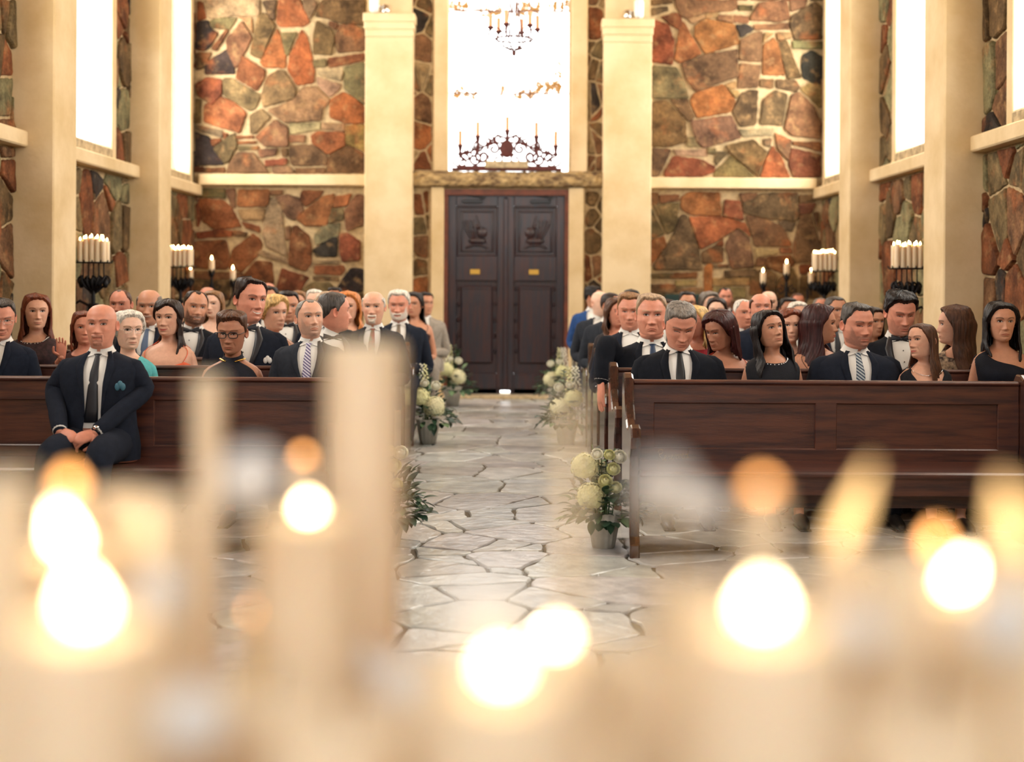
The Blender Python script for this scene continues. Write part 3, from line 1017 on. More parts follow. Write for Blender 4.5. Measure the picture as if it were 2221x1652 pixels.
# the handwritten word on the front pew (cursive strokes, one letter after the other)
ST = {'R': [[(0, 1.5), (.1, .8), (.05, 0)], [(-.15, 1.2), (.2, 1.6), (.6, 1.45), (.55, 1.05), (.1, .85), (.35, .5), (.6, .05), (.8, .1)]],
      'e': [[(0, .25), (.3, .45), (.3, .65), (.12, .6), (.08, .2), (.3, 0), (.5, .15)]],
      's': [[(0, .15), (.25, .65), (.28, .4), (.38, .15), (.15, 0), (.45, .15)]],
      'r': [[(0, .15), (.15, .65), (.25, .55), (.35, .6), (.3, .1), (.5, .12)]],
      'v': [[(0, .5), (.1, .6), (.2, .05), (.4, .6), (.55, .5)]],
      'd': [[(.35, .5), (.12, .55), (.02, .2), (.2, 0), (.38, .3), (.62, 1.5), (.42, .3), (.45, .02), (.65, .15)]]}
b = MB()
x = 0
k = .0365
for ch in 'Reserved':
    for stroke in ST[ch]:
        pts = [Vector(((x + px_ + .12 * py_) * k, 0, py_ * k)) for px_, py_ in stroke]
        sm = []
        for i in range(len(pts) - 1):
            p0, p1, p2, p3 = pts[max(i - 1, 0)], pts[i], pts[i + 1], pts[min(i + 2, len(pts) - 1)]
            for t in (0, .25, .5, .75):
                sm.append(.5 * ((2 * p1) + (p2 - p0) * t + (2 * p0 - 5 * p1 + 4 * p2 - p3) * t * t + (3 * p1 - p0 - 3 * p2 + p3) * t ** 3))
        sm.append(pts[-1])
        b.tube(sm, .0026, 6, flat=.5)
    x += {'R': .8, 'v': .55, 'd': .6}.get(ch, .5)
wx, wy, wz = W(1428, 999, 7.34)
o = b.build('lettering', M['gold'], rp)
o.location = (wx - rp.location.x, -.033, wz)
o['label'] = 'gold handwritten word Reserved'
o.rotation_euler = (0, -.10, 0)

# ------------------------------------------------------------------ candles and sconces


def flame_mb(h=.035, r=.0065, c=(0, 0, 0), lean=0.0):
    b = MB()
    prof = [(.25, 0), (.8, .12), (1, .28), (.85, .5), (.5, .75), (.12, 1)]
    vs, fs, n = [], [], 8
    for rr, z in prof:
        for k in range(n):
            a = 2 * PI * k / n
            vs.append((c[0] + rr * r * math.cos(a) + lean * z * h, c[1] + rr * r * math.sin(a), c[2] + z * h))
    for i in range(len(prof) - 1):
        for k in range(n):
            fs.append((i * n + k, i * n + (k + 1) % n, (i + 1) * n + (k + 1) % n, (i + 1) * n + k))
    fs += [tuple(range(n))[::-1], tuple((len(prof) - 1) * n + k for k in range(n))]
    b.add(vs, fs)
    return b


def candle(r, h, label, group=None, fl='flame', fh=.035, fr=.0065, wax='wax', lit=True, lean=0.0, n=20):
    c = MB()
    c.lathe([(r * .96, 0), (r, .004), (r, h - .006), (r * .95, h), (r * .75, h - .001), (r * .4, h - .006), (.001, h - .008)], n)
    o = c.build('pillar_candle' if r > .018 else 'taper_candle', M[wax])
    tag(o, label, 'candle', group)
    w = MB()
    w.tube([(0, 0, h - .01), (.0005, 0, h + .002), (.002, 0, h + .009)], .0012, 6)
    w.build('wick', M['wick'], o)
    if lit:
        flame_mb(fh, fr, (0, 0, h + .002), lean).build('flame', M[fl], o)
    return o


def spiral(cx, cz, r0, turns, a0, sgn=1, n=18, y=0.0):
    return [(cx + r0 * (1 - .75 * t / n) * math.cos(a0 + sgn * turns * 2 * PI * t / n), y, cz + r0 * (1 - .75 * t / n) * math.sin(a0 + sgn * turns * 2 * PI * t / n)) for t in range(n + 1)]


proto = candle(.024, .20, 'x', fh=.030, fr=.0075)
first = [True]


def place_candle(loc, label, group, src, used=first):
    c = src if used[0] else copy_tree(src)
    used[0] = False
    c.location = loc
    tag(c, label, 'candle', group)
    return c


for (u, v, Y, sd, where) in ((203, 568, 12.1, 1, 'left wall sconce between the two left pillars'), (392, 578, 15.1, 1, 'left wall sconce near the back corner'),
                             (1967, 581, 12.1, -1, 'right wall sconce between the two right pillars'), (1788, 587, 15.1, -1, 'right wall sconce near the back corner')):
    x, y, z = W(u, v, Y)
    wall = XL if sd > 0 else XR
    e = empty('candle_sconce', (x, y, z), 'black iron %s' % where, 'sconce', 'black iron wall sconces with candle trays')
    b = MB()
    b.lathe([(.15, -.012), (.158, -.006), (.158, .0)], 28)
    for k in range(14):
        a = 2 * PI * k / 14
        b.tube([(.155 * math.cos(a), .155 * math.sin(a), -.005), (.163 * math.cos(a), .163 * math.sin(a), .012)], .006, 5)
    b.build('tray', M['iron'], e)
    b = MB()
    for k in range(5):
        xx = -.09 + .045 * k
        b.tube([(xx, 0, -.01), (xx, 0, -.13)], .006, 6)
    b.build('rods', M['iron'], e)
    b = MB()
    for k in range(5):
        xx = -.10 + .05 * k
        s_ = 1 if k < 2 else -1
        b.tube([(xx, yy, zz) for (xx, yy, zz) in spiral(xx, -.165, .042, 1.2, PI / 2, s_, y=.03 * math.sin(k * 2))], .009, 6)
        b.tube([(xx, -.02, -.13), (xx * .9, -.05, -.17), (xx * .6, -.03, -.22), (xx * .2, 0, -.26)], .010, 6)
        b.tube([(xx, .02, -.13), (xx * 1.1, .05, -.17), (xx * .6, .03, -.23), (xx * .2, 0, -.27)], .010, 6)
        b.sphere((xx * 1.05, 0, -.19), (.026, .03, .04), 8, 6)
    b.build('scrolls', M['iron'], e)
    b = MB()
    b.tube([(0, 0, -.15), (0, 0, -.45), (-sd * .02, 0, -.52)], [.016, .020, .010], 8)
    b.box(-.045, .045, -.02, .02, -.44, -.36, 0, bev=.01)
    b.tube([(0, 0, -.40), ((wall - x) * .5, 0, -.34), (wall - x + sd * .03, 0, -.40)], .012, 6)
    b.box(wall - x, wall - x + sd * .045, -.06, .06, -.52, -.25, 0, bev=.006)
    b.build('stem', M['iron'], e)
    k = 0
    for j, yy in enumerate((-.055, .0, .055)):
        for i in range(5 if j != 1 else 4):
            xx = (i - (2 if j != 1 else 1.5)) * .054 * (1 if j == 1 else .93)
            c = place_candle((x + xx, y + yy, z), 'ivory candle burning on the ' + where, 'candles on the ' + where, proto)
            c.scale = (1, 1, .90 + .16 * R1.random())
            k += 1

proto3 = candle(.034, .15, 'x', fh=.05, fr=.012)
used3 = [True]
for pts, lab in ((((413, 612), (459, 591), (505, 612)), 'left'), (((1655, 618), (1706, 599), (1759, 618)), 'right')):
    Yc = 16.30
    cx, cy, cz = W(pts[1][0], pts[1][1], Yc)
    e = empty('candle_bracket', (cx, cy, cz), 'black iron three armed candle bracket on the back wall, %s of the door' % lab, 'candle bracket', 'three armed candle brackets')
    b = MB()
    b.tube([(0, 0, -.02), (0, 0, -.62)], [.014, .03], 8)
    for s_ in (-1, 1):
        b.tube([(px_ * s_, 0, zz) for px_, zz in ((0, -.35), (.10, -.42), (.20, -.38), (.25, -.25), (.25, -.16))], .012, 6)
        b.tube(spiral(s_ * .07, -.16, .055, 1.2, PI / 2, s_), .007, 6)
        b.tube(spiral(s_ * .12, -.30, .06, 1.3, 0, s_), .008, 6)
    b.tube([(0, 0, -.5), (0, .15, -.42), (0, .32, -.5)], .016, 6)
    b.box(-.05, .05, .30, .345, -.7, -.3, 0, bev=.008)
    b.build('bracket_arms', M['iron'], e)
    for i, (u, v) in enumerate(pts):
        x, y, z = W(u, v, Yc)
        hb = MB()
        for k in range(6):      # pointed leaves round the candle
            a = k * PI / 3 + .3
            ca, sa = math.cos(a), math.sin(a)
            hb.add([(x - cx + .030 * math.cos(a + dk), .030 * math.sin(a + dk), z - cz - .03) for dk in (-.5, .5)] +
                   [(x - cx + .042 * math.cos(a + dk), .042 * math.sin(a + dk), z - cz + .01) for dk in (-.45, .45)] + [(x - cx + .046 * ca, .046 * sa, z - cz + .05)],
                   [(0, 1, 3, 2), (2, 3, 4)])
        hb.lathe([(.008, -.07), (.028, -.04), (.036, -.02), (.034, -.002)], 12, (x - cx, 0, z - cz))
        if i != 1:
            hb.tube([(x - cx, 0, z - cz - .05), (x - cx, 0, z - cz - .12)], .012, 6)
        hb.build('candle_cup', M['iron'], e)
        place_candle((x, y, z), 'short ivory candle burning on the three armed bracket %s of the door, %s arm' % (lab, ('outer left', 'tall middle', 'right')[i]),
                     'candles on the three armed brackets', proto3, used3)

# candelabra standing on the lintel in front of the window
Yc = YB - .10
cx, cy, _ = W(1101, 0, Yc)
cz = 2.715
e = empty('candelabra', (cx, cy, cz), 'rusty scrolled iron candelabra with five orange candles below the bright window', 'candelabra')
sA = Yc / F_PX
Q = lambda u, v: ((u - 1101) * sA, 0, (370 - v) * sA + .01)
b = MB()
b.box(-.66, .66, -.05, .05, 0, .035, 0, bev=.006)
b.box(-.60, .60, -.04, .04, .03, .06, 0, bev=.006)
b.build('base', M['rustiron'], e)
b = MB()
for s_ in (-1, 1):
    for (u, v, r, tr, a0, dr, rd) in ((28, 322, 15, 1.2, 0, 1, .016), (52, 338, 17, 1.1, 1, -1, .018), (70, 345, 15, 1.3, 2, 1, .016), (88, 340, 14, 1.2, 3, -1, .014),
                                      (38, 305, 12, 1.1, 2, 1, .013), (60, 318, 13, 1.2, 1, -1, .014), (82, 325, 10, 1.1, 0, 1, .012), (98, 352, 12, 1.2, 1, 1, .012),
                                      (18, 300, 10, 1.0, 4, 1, .013), (20, 345, 12, 1.0, 2, 1, .014)):
        b.tube(spiral(s_ * u * sA, (370 - v) * sA, r * sA, tr, a0 if s_ > 0 else PI - a0, dr * s_), rd, 6)
    b.tube([(s_ * x_ * sA, 0, (370 - v_) * sA) for x_, v_ in ((0, 300), (20, 292), (34, 305), (50, 318), (66, 322), (84, 332), (104, 335))], .015, 6)
    b.tube([(s_ * x_ * sA, 0, (370 - v_) * sA) for x_, v_ in ((100, 362), (112, 358), (118, 350))], .014, 6)
b.sphere((0, 0, (370 - 322) * sA), (.085, .02, .11), 14, 10)
b.build('scrollwork', M['rustiron'], e)
b = MB()
b.box(-.26, .26, -.07, .0, .03, .115, 0, bev=.01)
b.build('plinth', M['sillstone'], e)
for i, (u, vb, vt) in enumerate(((1000, 315, 285), (1038, 295, 266), (1102, 283, 254), (1165, 295, 266), (1207, 315, 285))):
    x, y, z = Q(u, vb)
    zb = (370 - (334 if i in (0, 4) else 318 if i in (1, 3) else 300)) * sA
    hb = MB()
    hb.lathe([(.012, zb - z - .03), (.035, zb - z), (.018, zb - z + .03), (.03, -.02), (.045, -.012), (.03, 0)], 12, (x, 0, z))
    hb.build('candle_cup', M['rustiron'], e)
    c = candle(.024, (vb - vt) * sA, 'unlit orange candle on the window candelabra, %s' % ('far left cup', 'left of the middle', 'tallest in the middle', 'right of the middle', 'far right cup')[i],
               'orange candles on the window candelabra', wax='pinkwax', lit=False)
    c.location = (cx + x, cy, cz + z)

# chandelier hanging in front of the window
Yc = 13.0
cx, cy, cz = W(1115, 85, Yc)
e = empty('chandelier', (cx, cy, cz), 'thin wrought iron chandelier hanging in front of the bright window', 'chandelier')
s_ = Yc / F_PX
b = MB()
rr = 40 * s_
b.tube([(rr * math.cos(a), rr * math.sin(a), 0) for a in np.linspace(0, 2 * PI, 25)[:-1]], .008, 6, closed=True)
b.tube([(.4 * rr * math.cos(a), .4 * rr * math.sin(a), -18 * s_) for a in np.linspace(0, 2 * PI, 17)[:-1]], .006, 6, closed=True)
b.build('ring', M['rustiron'], e)
b = MB()
for k in range(6):
    a = k * PI / 3 + .2
    ca, sa = math.cos(a), math.sin(a)
    b.tube([(rr * .45 * ca, rr * .45 * sa, 0), (rr * .25 * ca, rr * .25 * sa, .30), (rr * .4 * ca, rr * .4 * sa, .50), (0, 0, .75)], .006, 6)
    b.tube([(q * rr * ca, q * rr * sa, zz) for q, zz in ((.0, -.11), (.4, -.09), (.8, -.05), (1, 0), (1.35, .01), (1.45, .06), (1.3, .08))], .006, 6)
    b.tube([(rr * (1 + .35 * math.cos(t)) * ca, rr * (1 + .35 * math.cos(t)) * sa, .05 + .05 * math.sin(t)) for t in np.linspace(0, 5, 12)], .005, 5)
    b.lathe([(.004, 0), (.03, .03), (.03, .04)], 10, (1.3 * rr * ca, 1.3 * rr * sa, .07))
b.sphere((0, 0, -.13), (.02, .02, .03), 8, 6)
b.build('arms', M['rustiron'], e)
b = MB()
b.tube([(0, 0, .75), (0, 0, ZC - cz - .02)], .008, 6)
b.build('chain', M['iron'], e)
for k in range(6):
    a = k * PI / 3 + .2
    c = candle(.018, .12, 'small orange candle on the hanging chandelier', 'small candles on the hanging chandelier', wax='pinkwax', lit=False)
    c.location = (cx + 1.3 * rr * math.cos(a), cy + 1.3 * rr * math.sin(a), cz + .11)

# little spot lamps on the capitals
for (u, v, m, lab) in ((812, 8, 1, 'left'), (1386, 18, -1, 'right')):
    x, y, z = W(u, v, YB - .33)
    zt = W(u, 28 if m > 0 else 40, YB - .28)[2]
    e = empty('spot_lamp', (x, y, zt), 'small white spot lamp on top of the %s pilaster capital' % lab, 'lamp', 'spot lamps on the pilasters')
    b = MB()
    b.lathe([(.04, .0), (.055, .02), (.058, .18), (.045, .21), (.03, .22)], 18)
    b.build('lamp_head', M['white'], e)
    b = MB()
    b.tube([(0, .02, .1), (m * .08, .05, .07), (m * .12, .09, .05)], .012, 8)
    b.lathe([(.05, 0), (.055, .02), (.05, .09), (.02, .1)], 14, (m * .13, .05, .0))
    b.build('lamp_bracket', M['silver'], e)

# small dark sign low on the back wall
x0, _, z0 = W(1443, 660, YB - .05)
x1, _, z1 = W(1520, 638, YB - .05)
b = MB()
b.box(x0, x1, YB - .06, YB - .045, z0, z1, 0, bev=.003)
tag(b.build('wall_sign', M['sign'], smooth=False), 'small dark green sign on the back wall behind the right pews', 'sign')
# ------------------------------------------------------------------ flowers in pails


def leaf(b, base, d, up, L, w, curl=.25, mi=0):
    base, d = Vector(base), Vector(d).normalized()
    s = d.cross(Vector(up))
    if s.length < 1e-3:
        s = d.cross(Vector((1, 0, .2)))
    s.normalize()
    n = s.cross(d)
    vs, fs = [], []
    K = 6
    for i in range(K + 1):
        t = i / K
        ww = w * math.sin(PI * min(1, t * .93 + .07)) ** .8 * (1 if t < 1 else .1)
        c = base + d * (L * t) + n * (-curl * L * t * t)
        vs += [c - s * ww + n * ww * .25, c, c + s * ww + n * ww * .25]
    for i in range(K):
        a = i * 3
        fs += [(a, a + 1, a + 4, a + 3), (a + 1, a + 2, a + 5, a + 4)]
    b.add(vs, fs, mi)


def sph_dir(r):
    z = r.uniform(-.5, 1)
    a = r.uniform(0, 2 * PI)
    q = math.sqrt(max(0, 1 - z * z))
    return Vector((q * math.cos(a), q * math.sin(a), z))


def hydrangea(c, R, r):
    b = MB()
    b.sphere(c, R * .82, 10, 8)
    for i in range(150):
        z = 1 - 1.75 * (i + .5) / 150
        a = i * 2.39996
        q = math.sqrt(max(0, 1 - z * z))
        d = Vector((q * math.cos(a), q * math.sin(a), z))
        p = Vector(c) + d * R * r.uniform(.88, 1.04)
        t = d.orthogonal().normalized()
        t2 = d.cross(t)
        rot, s = r.uniform(0, 1.57), R * r.uniform(.15, .2)
        for k in range(4):
            an = rot + k * PI / 2
            m = t * math.cos(an) + t2 * math.sin(an)
            n_ = t * math.cos(an + PI / 2) + t2 * math.sin(an + PI / 2)
            b.add([p, p + m * s * .6 + n_ * s * .45 + d * s * .1, p + m * s * 1.1 + d * s * .18, p + m * s * .6 - n_ * s * .45 + d * s * .1], [(0, 1, 2, 3)])
    return b


def rose(c, R, r, d=(0, -1, .4)):
    """layered petals hugging a bud, opening outwards"""
    b = MB()
    d = Vector(d).normalized()
    t = d.orthogonal().normalized()
    t2 = d.cross(t)
    b.sphere(c, R * .62, 12, 9)
    for ring, (n, ang, ln) in enumerate(((4, .35, .55), (5, .75, .75), (6, 1.15, .9), (7, 1.6, .95))):
        for k in range(n):
            a0 = ring * .9 + 2 * PI * k / n + r.uniform(-.1, .1)
            P = np.zeros((5, 5, 3))
            for i in range(5):
                for j in range(5):
                    v, w = i / 4, (j / 4 - .5) * 2
                    th = ang + (.75 - v) * .9          # from the axis, base of the petal lies lower
                    a = a0 + w * (PI / n) * 1.3 * math.sin(.5 + v * 2)
                    rad = R * (.64 + .30 * v + (.10 if v > .9 else 0)) * (.9 + .04 * ring)
                    q = Vector(c) + (t * math.cos(a) + t2 * math.sin(a)) * rad * math.sin(th) + d * rad * math.cos(th)
                    P[i, j] = q
            b.grid(P)
    return b


def pail_flowers(u, v, Y, label, seed, spikes=True, scale=1.0, mirror=1, heavy=False):
    r = random.Random(seed)
    x, y, _ = W(u, v, Y)
    e = empty('flower_pail', (x, y, 0), label, 'flower arrangement', 'flower pails along the aisle')
    b = MB()
    H, r0, r1 = .17, .055, .085
    pr = [(r0 * .9, .002), (r0, .0), (r1, H), (r1 + .005, H + .004), (r1 + .002, H + .010), (r1 - .006, H + .002), (r0, .03)]
    b.lathe(pr, 72, flute=.035, nf=14)
    b.build('pail', M['pail'], e)
    f = MB()
    for k in range(190 if heavy else 120):
        d = sph_dir(r)
        d.z = d.z * .9 + .1
        base = Vector((d.x * .03, d.y * .03, H - .01))
        tip = base + Vector((d.x * r.uniform(.08, .17), d.y * r.uniform(.08, .17), max(-.03, d.z) * r.uniform(.08, .24)))
        leaf(f, tip, d + Vector((r.uniform(-.4, .4), r.uniform(-.4, .4), r.uniform(-.5, .3))), (0, 0, 1), r.uniform(.05, .085), r.uniform(.018, .030), r.uniform(0, .5), 0 if k % 5 else 2)
    for k in range(7):          # trailing sprigs
        a = r.uniform(0, 2 * PI) if k > 2 else (-.3 + k * .5 if mirror > 0 else PI - k * .5)
        pts = [Vector((0, 0, H + .02))]
        L = r.uniform(.13, .22)
        for i in range(1, 7):
            t = i / 6
            pts.append(Vector((math.cos(a) * L * t, math.sin(a) * L * t - .02 * t, H + .02 + .08 * math.sin(t * 2.4) - .05 * t * t)))
        f.tube(pts, .0025, 5, 1)
        for i in range(2, 7):
            for s in (-1, 1):
                dd = Vector((math.cos(a + s * 1.2), math.sin(a + s * 1.2), r.uniform(-.3, .3)))
                leaf(f, pts[i], dd, (0, 0, 1), r.uniform(.03, .045), r.uniform(.012, .018), .2, 0)
    for k in range(5):
        px_, py_ = r.uniform(-.08, .08), r.uniform(-.05, .05)
        h = r.uniform(.30, .42)
        f.tube([(0, 0, H), (px_ * .6, py_ * .6, H + h * .5), (px_, py_, H + h * .9)], .003, 5, 1)
        for i in range(14):
            a = r.uniform(0, 2 * PI)
            z = H + h * r.uniform(.35, .95)
            t = (z - H) / h
            leaf(f, (px_ * t, py_ * t, z), (math.cos(a), math.sin(a), .5), (0, 0, 1), .04, .014, .2, 2 if k % 2 else 0)
    f.build('foliage', [M['leaf'], M['stem'], M['leaf2']], e)
    g = MB()
    for k in range(14):
        a, q = r.uniform(0, 6.28), r.uniform(.02, .07)
        g.tube([(q * .4 * math.cos(a), q * .4 * math.sin(a), .05), (q * math.cos(a), q * math.sin(a), H + .08)], .003, 5)
    g.build('stems', M['stem'], e)
    hy = [((mirror * .05, -.09, H + .10), .078, 'bloom'), ((-mirror * .05, -.10, H + .17), .068, 'bloomg')]
    if heavy:
        hy = [((-.07, -.10, H + .10), .072, 'bloomg'), ((-.10, -.03, H + .24), .07, 'bloomg'), ((-.02, .06, H + .2), .06, 'bloom')]
    for c, R, m_ in hy:
        hydrangea(c, R, r).build('hydrangea', M[m_], e)
    rs = [((mirror * .06, -.07, H + .25), .036, 'bloomw'), ((-mirror * .02, -.10, H + .27), .03, 'bloomw')]
    if heavy:
        rs = [((.04, -.12, H + .24), .034, 'bloomg'), ((.0, -.13, H + .18), .036, 'bloomg'), ((.07, -.11, H + .30), .036, 'bloomw'), ((.02, -.12, H + .31), .028, 'bloomg'),
              ((.05, -.13, H + .15), .032, 'bloomg'), ((-.04, -.09, H + .31), .03, 'bloomw')]
    for c, R, m_ in rs:
        rose(c, R, r, (c[0], -.8, .45)).build('rose', M[m_], e)
    if spikes:
        for k in range(3):
            s = MB()
            px_, py_ = -mirror * (.02 + .03 * k), -.02 + .02 * k
            for i in range(26):
                t = i / 25
                a = i * 2.4
                rr = .028 * (1 - .7 * t)
                s.sphere((px_ + rr * math.cos(a), py_ + rr * math.sin(a), H + .20 + .20 * t), .011 * (1 - .4 * t), 6, 5)
            s.build('stock_flower', M['bloomw' if k else 'bloomg'], e)
    e.scale = (scale,) * 3
    return e


pail_flowers(1309, 1187, 7.14, 'fluted pail of greenish hydrangeas and roses beside the reserved front pew', 3, False, 1.02, -1, True)
pail_flowers(1228, 960, 11.8, 'pail of cream hydrangeas at the right pew ends halfway down the aisle', 4, True, 1.15, -1)
pail_flowers(1207, 880, 15.3, 'pail of cream hydrangeas at the right pew ends nearest the door', 5, True, 1.15, -1)
pail_flowers(928, 963, 11.75, 'pail of cream hydrangeas at the left pew ends halfway down the aisle', 6, True, 1.18, 1)
pail_flowers(981, 880, 15.4, 'pail of cream hydrangeas at the left pew ends nearest the door', 7, True, 1.2, 1)
pail_flowers(842, 1187, 7.14, 'flower pail with dark leaves by the front left pew, mostly behind the tall candle', 8, False, 1.05, 1, True)

# ------------------------------------------------------------------ altar table and its candles, close to the camera
TZ = .93
e = empty('altar_table', (0, .95, 0), 'altar table right in front of the camera, carrying the blurred candles', 'table')
b = MB()
b.box(-.85, .85, -.52, .47, TZ - .03, TZ - .004, 0, bev=.004)
b.build('table_top', M['wood'], e, smooth=False)
for sx in (-1, 1):
    for sy in (-.46, .41):
        l = MB()
        l.box(sx * .78 - .04, sx * .78 + .04, sy - .04, sy + .04, 0, TZ - .03, 0, bev=.006)
        l.build('leg', M['wood'], e, smooth=False)
c = MB()
n = 60
P = np.zeros((n, 44, 3))
for i in range(n):
    for j in range(44):
        s, t = -1.05 + 2.1 * i / (n - 1), -.72 + 1.4 * j / 43
        cxx, cyy = max(-.86, min(.86, s)), max(-.53, min(.48, t))
        over = math.hypot(s - cxx, t - cyy)
        P[i, j] = (cxx + (s - cxx) * .06 + .012 * math.sin(t * 40) * (over > 0), .95 + cyy + (t - cyy) * .06 + .012 * math.sin(s * 40) * (over > 0), TZ - over)
c.grid(P, flip=True)
tag(c.build('altar_cloth', M['linen']), 'tan cloth draped over the altar table under the blurred candles', 'tablecloth')

NEAR = [
    # u, v of the wax top, distance, radius, flame (name, height, radius, lean), glass, label
    (185, 1350, .62, .036, ('flame_near', .018, .0075, -.15), 'thick blurred ivory candle with a very bright flame at the lower left'),
    (150, 1200, .80, .026, ('flame_near', .024, .0075, -.3), 'blurred ivory candle with a leaning flame just behind the lower left thick one'),
    (668, 1120, .92, .034, ('flame_near', .010, .006, 0), 'blurred ivory pillar candle with a round flame left of the aisle'),
    (1653, 1350, .60, .038, ('flame_near', .014, .007, 0), 'thick blurred pillar candle with the largest flame right of the aisle'),
    (2070, 1280, .76, .028, ('flame_near', .016, .0065, .45), 'blurred candle with a slanting flame near the right edge'),
    (1088, 1470, .58, .036, ('flame_near', .007, .0055, 0), 'low blurred candle with a round white flame at the bottom of the aisle'),
    (1207, 1400, .70, .020, ('flame_near', .007, .0045, 0), 'small blurred candle right behind the round white flame at the bottom middle'),
    (1815, 1200, .80, .014, ('reflection_glow', .050, .008, .40), 'slim leaning amber candle imitating a flame reflection right of the largest flame'),  # from here to the right-edge candle, added glows imitate flame reflections
    (150, 1070, .85, .012, ('amber_glow', .012, .007, 0), 'slim candle imitating an amber flame reflection under the hands of the bald man'),
    (658, 1000, 1.1, .010, ('amber_glow', .007, .005, 0), 'slim candle imitating a small amber flame reflection above the round flame left of the aisle'),
    (1652, 1070, .74, .010, ('amber_glow', .006, .006, 0), 'slim candle imitating a round amber flame reflection in front of the reserved pew'),
    (2030, 1200, .85, .014, ('amber_glow', .014, .007, 0), 'slim candle imitating an orange flame reflection above the slanting flame at the right'),
    (2205, 1210, .72, .022, ('reflection_glow', .040, .009, -.2), 'blurred candle imitating an amber flame reflection cut by the right edge'),
    (560, 1340, .95, .012, ('amber_glow', .008, .007, 0), 'short candle with an amber flame below the tall taper'),
]
TALL = [
    (790, 745, 1.22, .0345, 'tall unlit pillar candle standing blurred in front of the left pews'),
    (450, 815, 1.10, .0115, 'tall thin unlit taper blurred in front of the left pew'),
    (1237, 850, .80, .0055, 'very thin taper blurred at the right side of the aisle'),
]


def base_cup(x, y, z0, r, h, label):
    """a clear glass holder round the foot of a candle"""
    b = MB()
    b.lathe([(r * .8, 0), (r, .004), (r, h), (r - .002, h), (r - .002, .006), (.001, .005)], 28, caps=False)
    o = b.build('glass_holder', M['cup'])
    o.location = (x, y, z0)
    return tag(o, label, 'candle holder')


n0 = 0
for (u, v, d, r, fl, lab) in NEAR:
    x, y, z = W(u, v, d)
    h = z - TZ
    hold = 0
    if r < .018:          # slim candles stand in a low gold foot
        hold = .03
        b = MB()
        b.lathe([(.030, 0), (.030, .004), (.010, .012), (r + .004, .02), (r + .004, .034), (r + .0015, .036)], 24)
        o = b.build('candle_stand', M['gold'])
        o.location = (x, y, TZ)
        tag(o, 'low gold foot under the ' + ' '.join(lab.split()[:9]), 'candle holder')
    c = candle(r, h - hold, lab, 'blurred candles on the altar table', fl[0], fl[1], fl[2], lean=fl[3], n=32)
    c.location = (x, y, TZ + hold)
for (u, v, d, r, lab) in TALL:
    x, y, z = W(u, v, d)
    c = candle(r, z - TZ - .006, lab, 'blurred candles on the altar table', lit=False, n=32)
    c.location = (x, y, TZ + .006)
    b = MB()
    b.lathe([(r + .02, 0), (r + .02, .004), (r + .006, .005), (r + .004, .022), (r + .001, .022), (r, .006)], 28)
    o = b.build('candle_stand', M['gold'])
    o.location = (x, y, TZ)
    tag(o, 'gold foot of the ' + ' '.join(lab.split()[:8]), 'candle holder')

FILL = [(12, 1030, .72, .016), (330, 1400, .95, .028), (30, 1500, .70, .034), (400, 1560, .72, .022), (590, 1480, .80, .034), (600, 1300, 1.2, .018), (740, 1560, .66, .034),
        (900, 1430, 1.0, .024), (1330, 1560, .70, .034), (1480, 1430, .85, .026), (1850, 1430, .78, .030), (1960, 1290, 1.0, .024), (2190, 1400, .70, .032), (1500, 1260, .78, .022),
        (350, 1075, .85, .018), (262, 1060, .9, .018), (1010, 1590, .75, .03), (2000, 1560, .62, .034), (1200, 1600, .62, .034), (95, 1400, .9, .02), (1440, 1400, .68, .026), (1745, 1300, .88, .024), (1300, 1440, .9, .03), (1950, 1210, .72, .018)]
wh = ['far left', 'lower left', 'bottom left corner', 'bottom left', 'below the round flame', 'behind the taper foot', 'bottom, left of the aisle', 'foot of the aisle', 'bottom, right of the low round flame',
      'between the two right flames', 'right of the largest flame', 'behind the slanting flame', 'right edge', 'in front of the reserved pew', 'behind the leaning flame', 'left, behind the others',
      'bottom of the aisle', 'bottom right', 'bottom middle', 'between two left flames', 'below the reserved sign',
      'short, left of the slim leaning one', 'right of the small bright flame', 'small, left of the slanting flame']
for (u, v, d, r), w_ in zip(FILL, wh):
    x, y, z = W(u, v, d)
    z = max(z, TZ + .02)
    c = candle(r, z - TZ, 'blurred unlit ivory candle on the altar cloth, ' + w_, 'blurred candles on the altar table', lit=False, n=28)
    c.location = (x, y, TZ)
# white balls on thin stands, added to imitate blurred highlights on glass
for (u, v, d, r, w_) in ((1440, 1060, .66, .013, 'in front of the reserved pew'), (545, 1040, .80, .019, 'right of the tall taper'), (780, 1435, .95, .013, 'below the tall pillar candle'),
                         (345, 1290, .75, .014, 'lower left'), (420, 1560, .62, .016, 'bottom left'), (870, 1480, .75, .014, 'foot of the aisle'), (1050, 1330, .62, .018, 'over the aisle floor'),
                         (1850, 1370, .66, .014, 'right of the largest flame'), (2180, 1350, .62, .016, 'right edge'), (1380, 1530, .70, .014, 'bottom, right of the aisle'), (1530, 1100, .85, .012, 'before the pew seat')):
    x, y, z = W(u, v, d)
    e = empty('highlight_ball_stand', (x, y, TZ), 'blurred white ball on a stand imitating a glass highlight, ' + w_, 'ornament', 'white balls imitating glass highlights')
    b = MB()
    b.sphere((0, 0, z - TZ), r, 20, 14)
    b.build('highlight_ball', M['white'], e)
    b = MB()
    b.lathe([(.022, 0), (.022, .003), (.004, .008), (.0015, .02), (.0015, z - TZ - r * .9)], 14)
    b.build('stand', M['gold'], e)
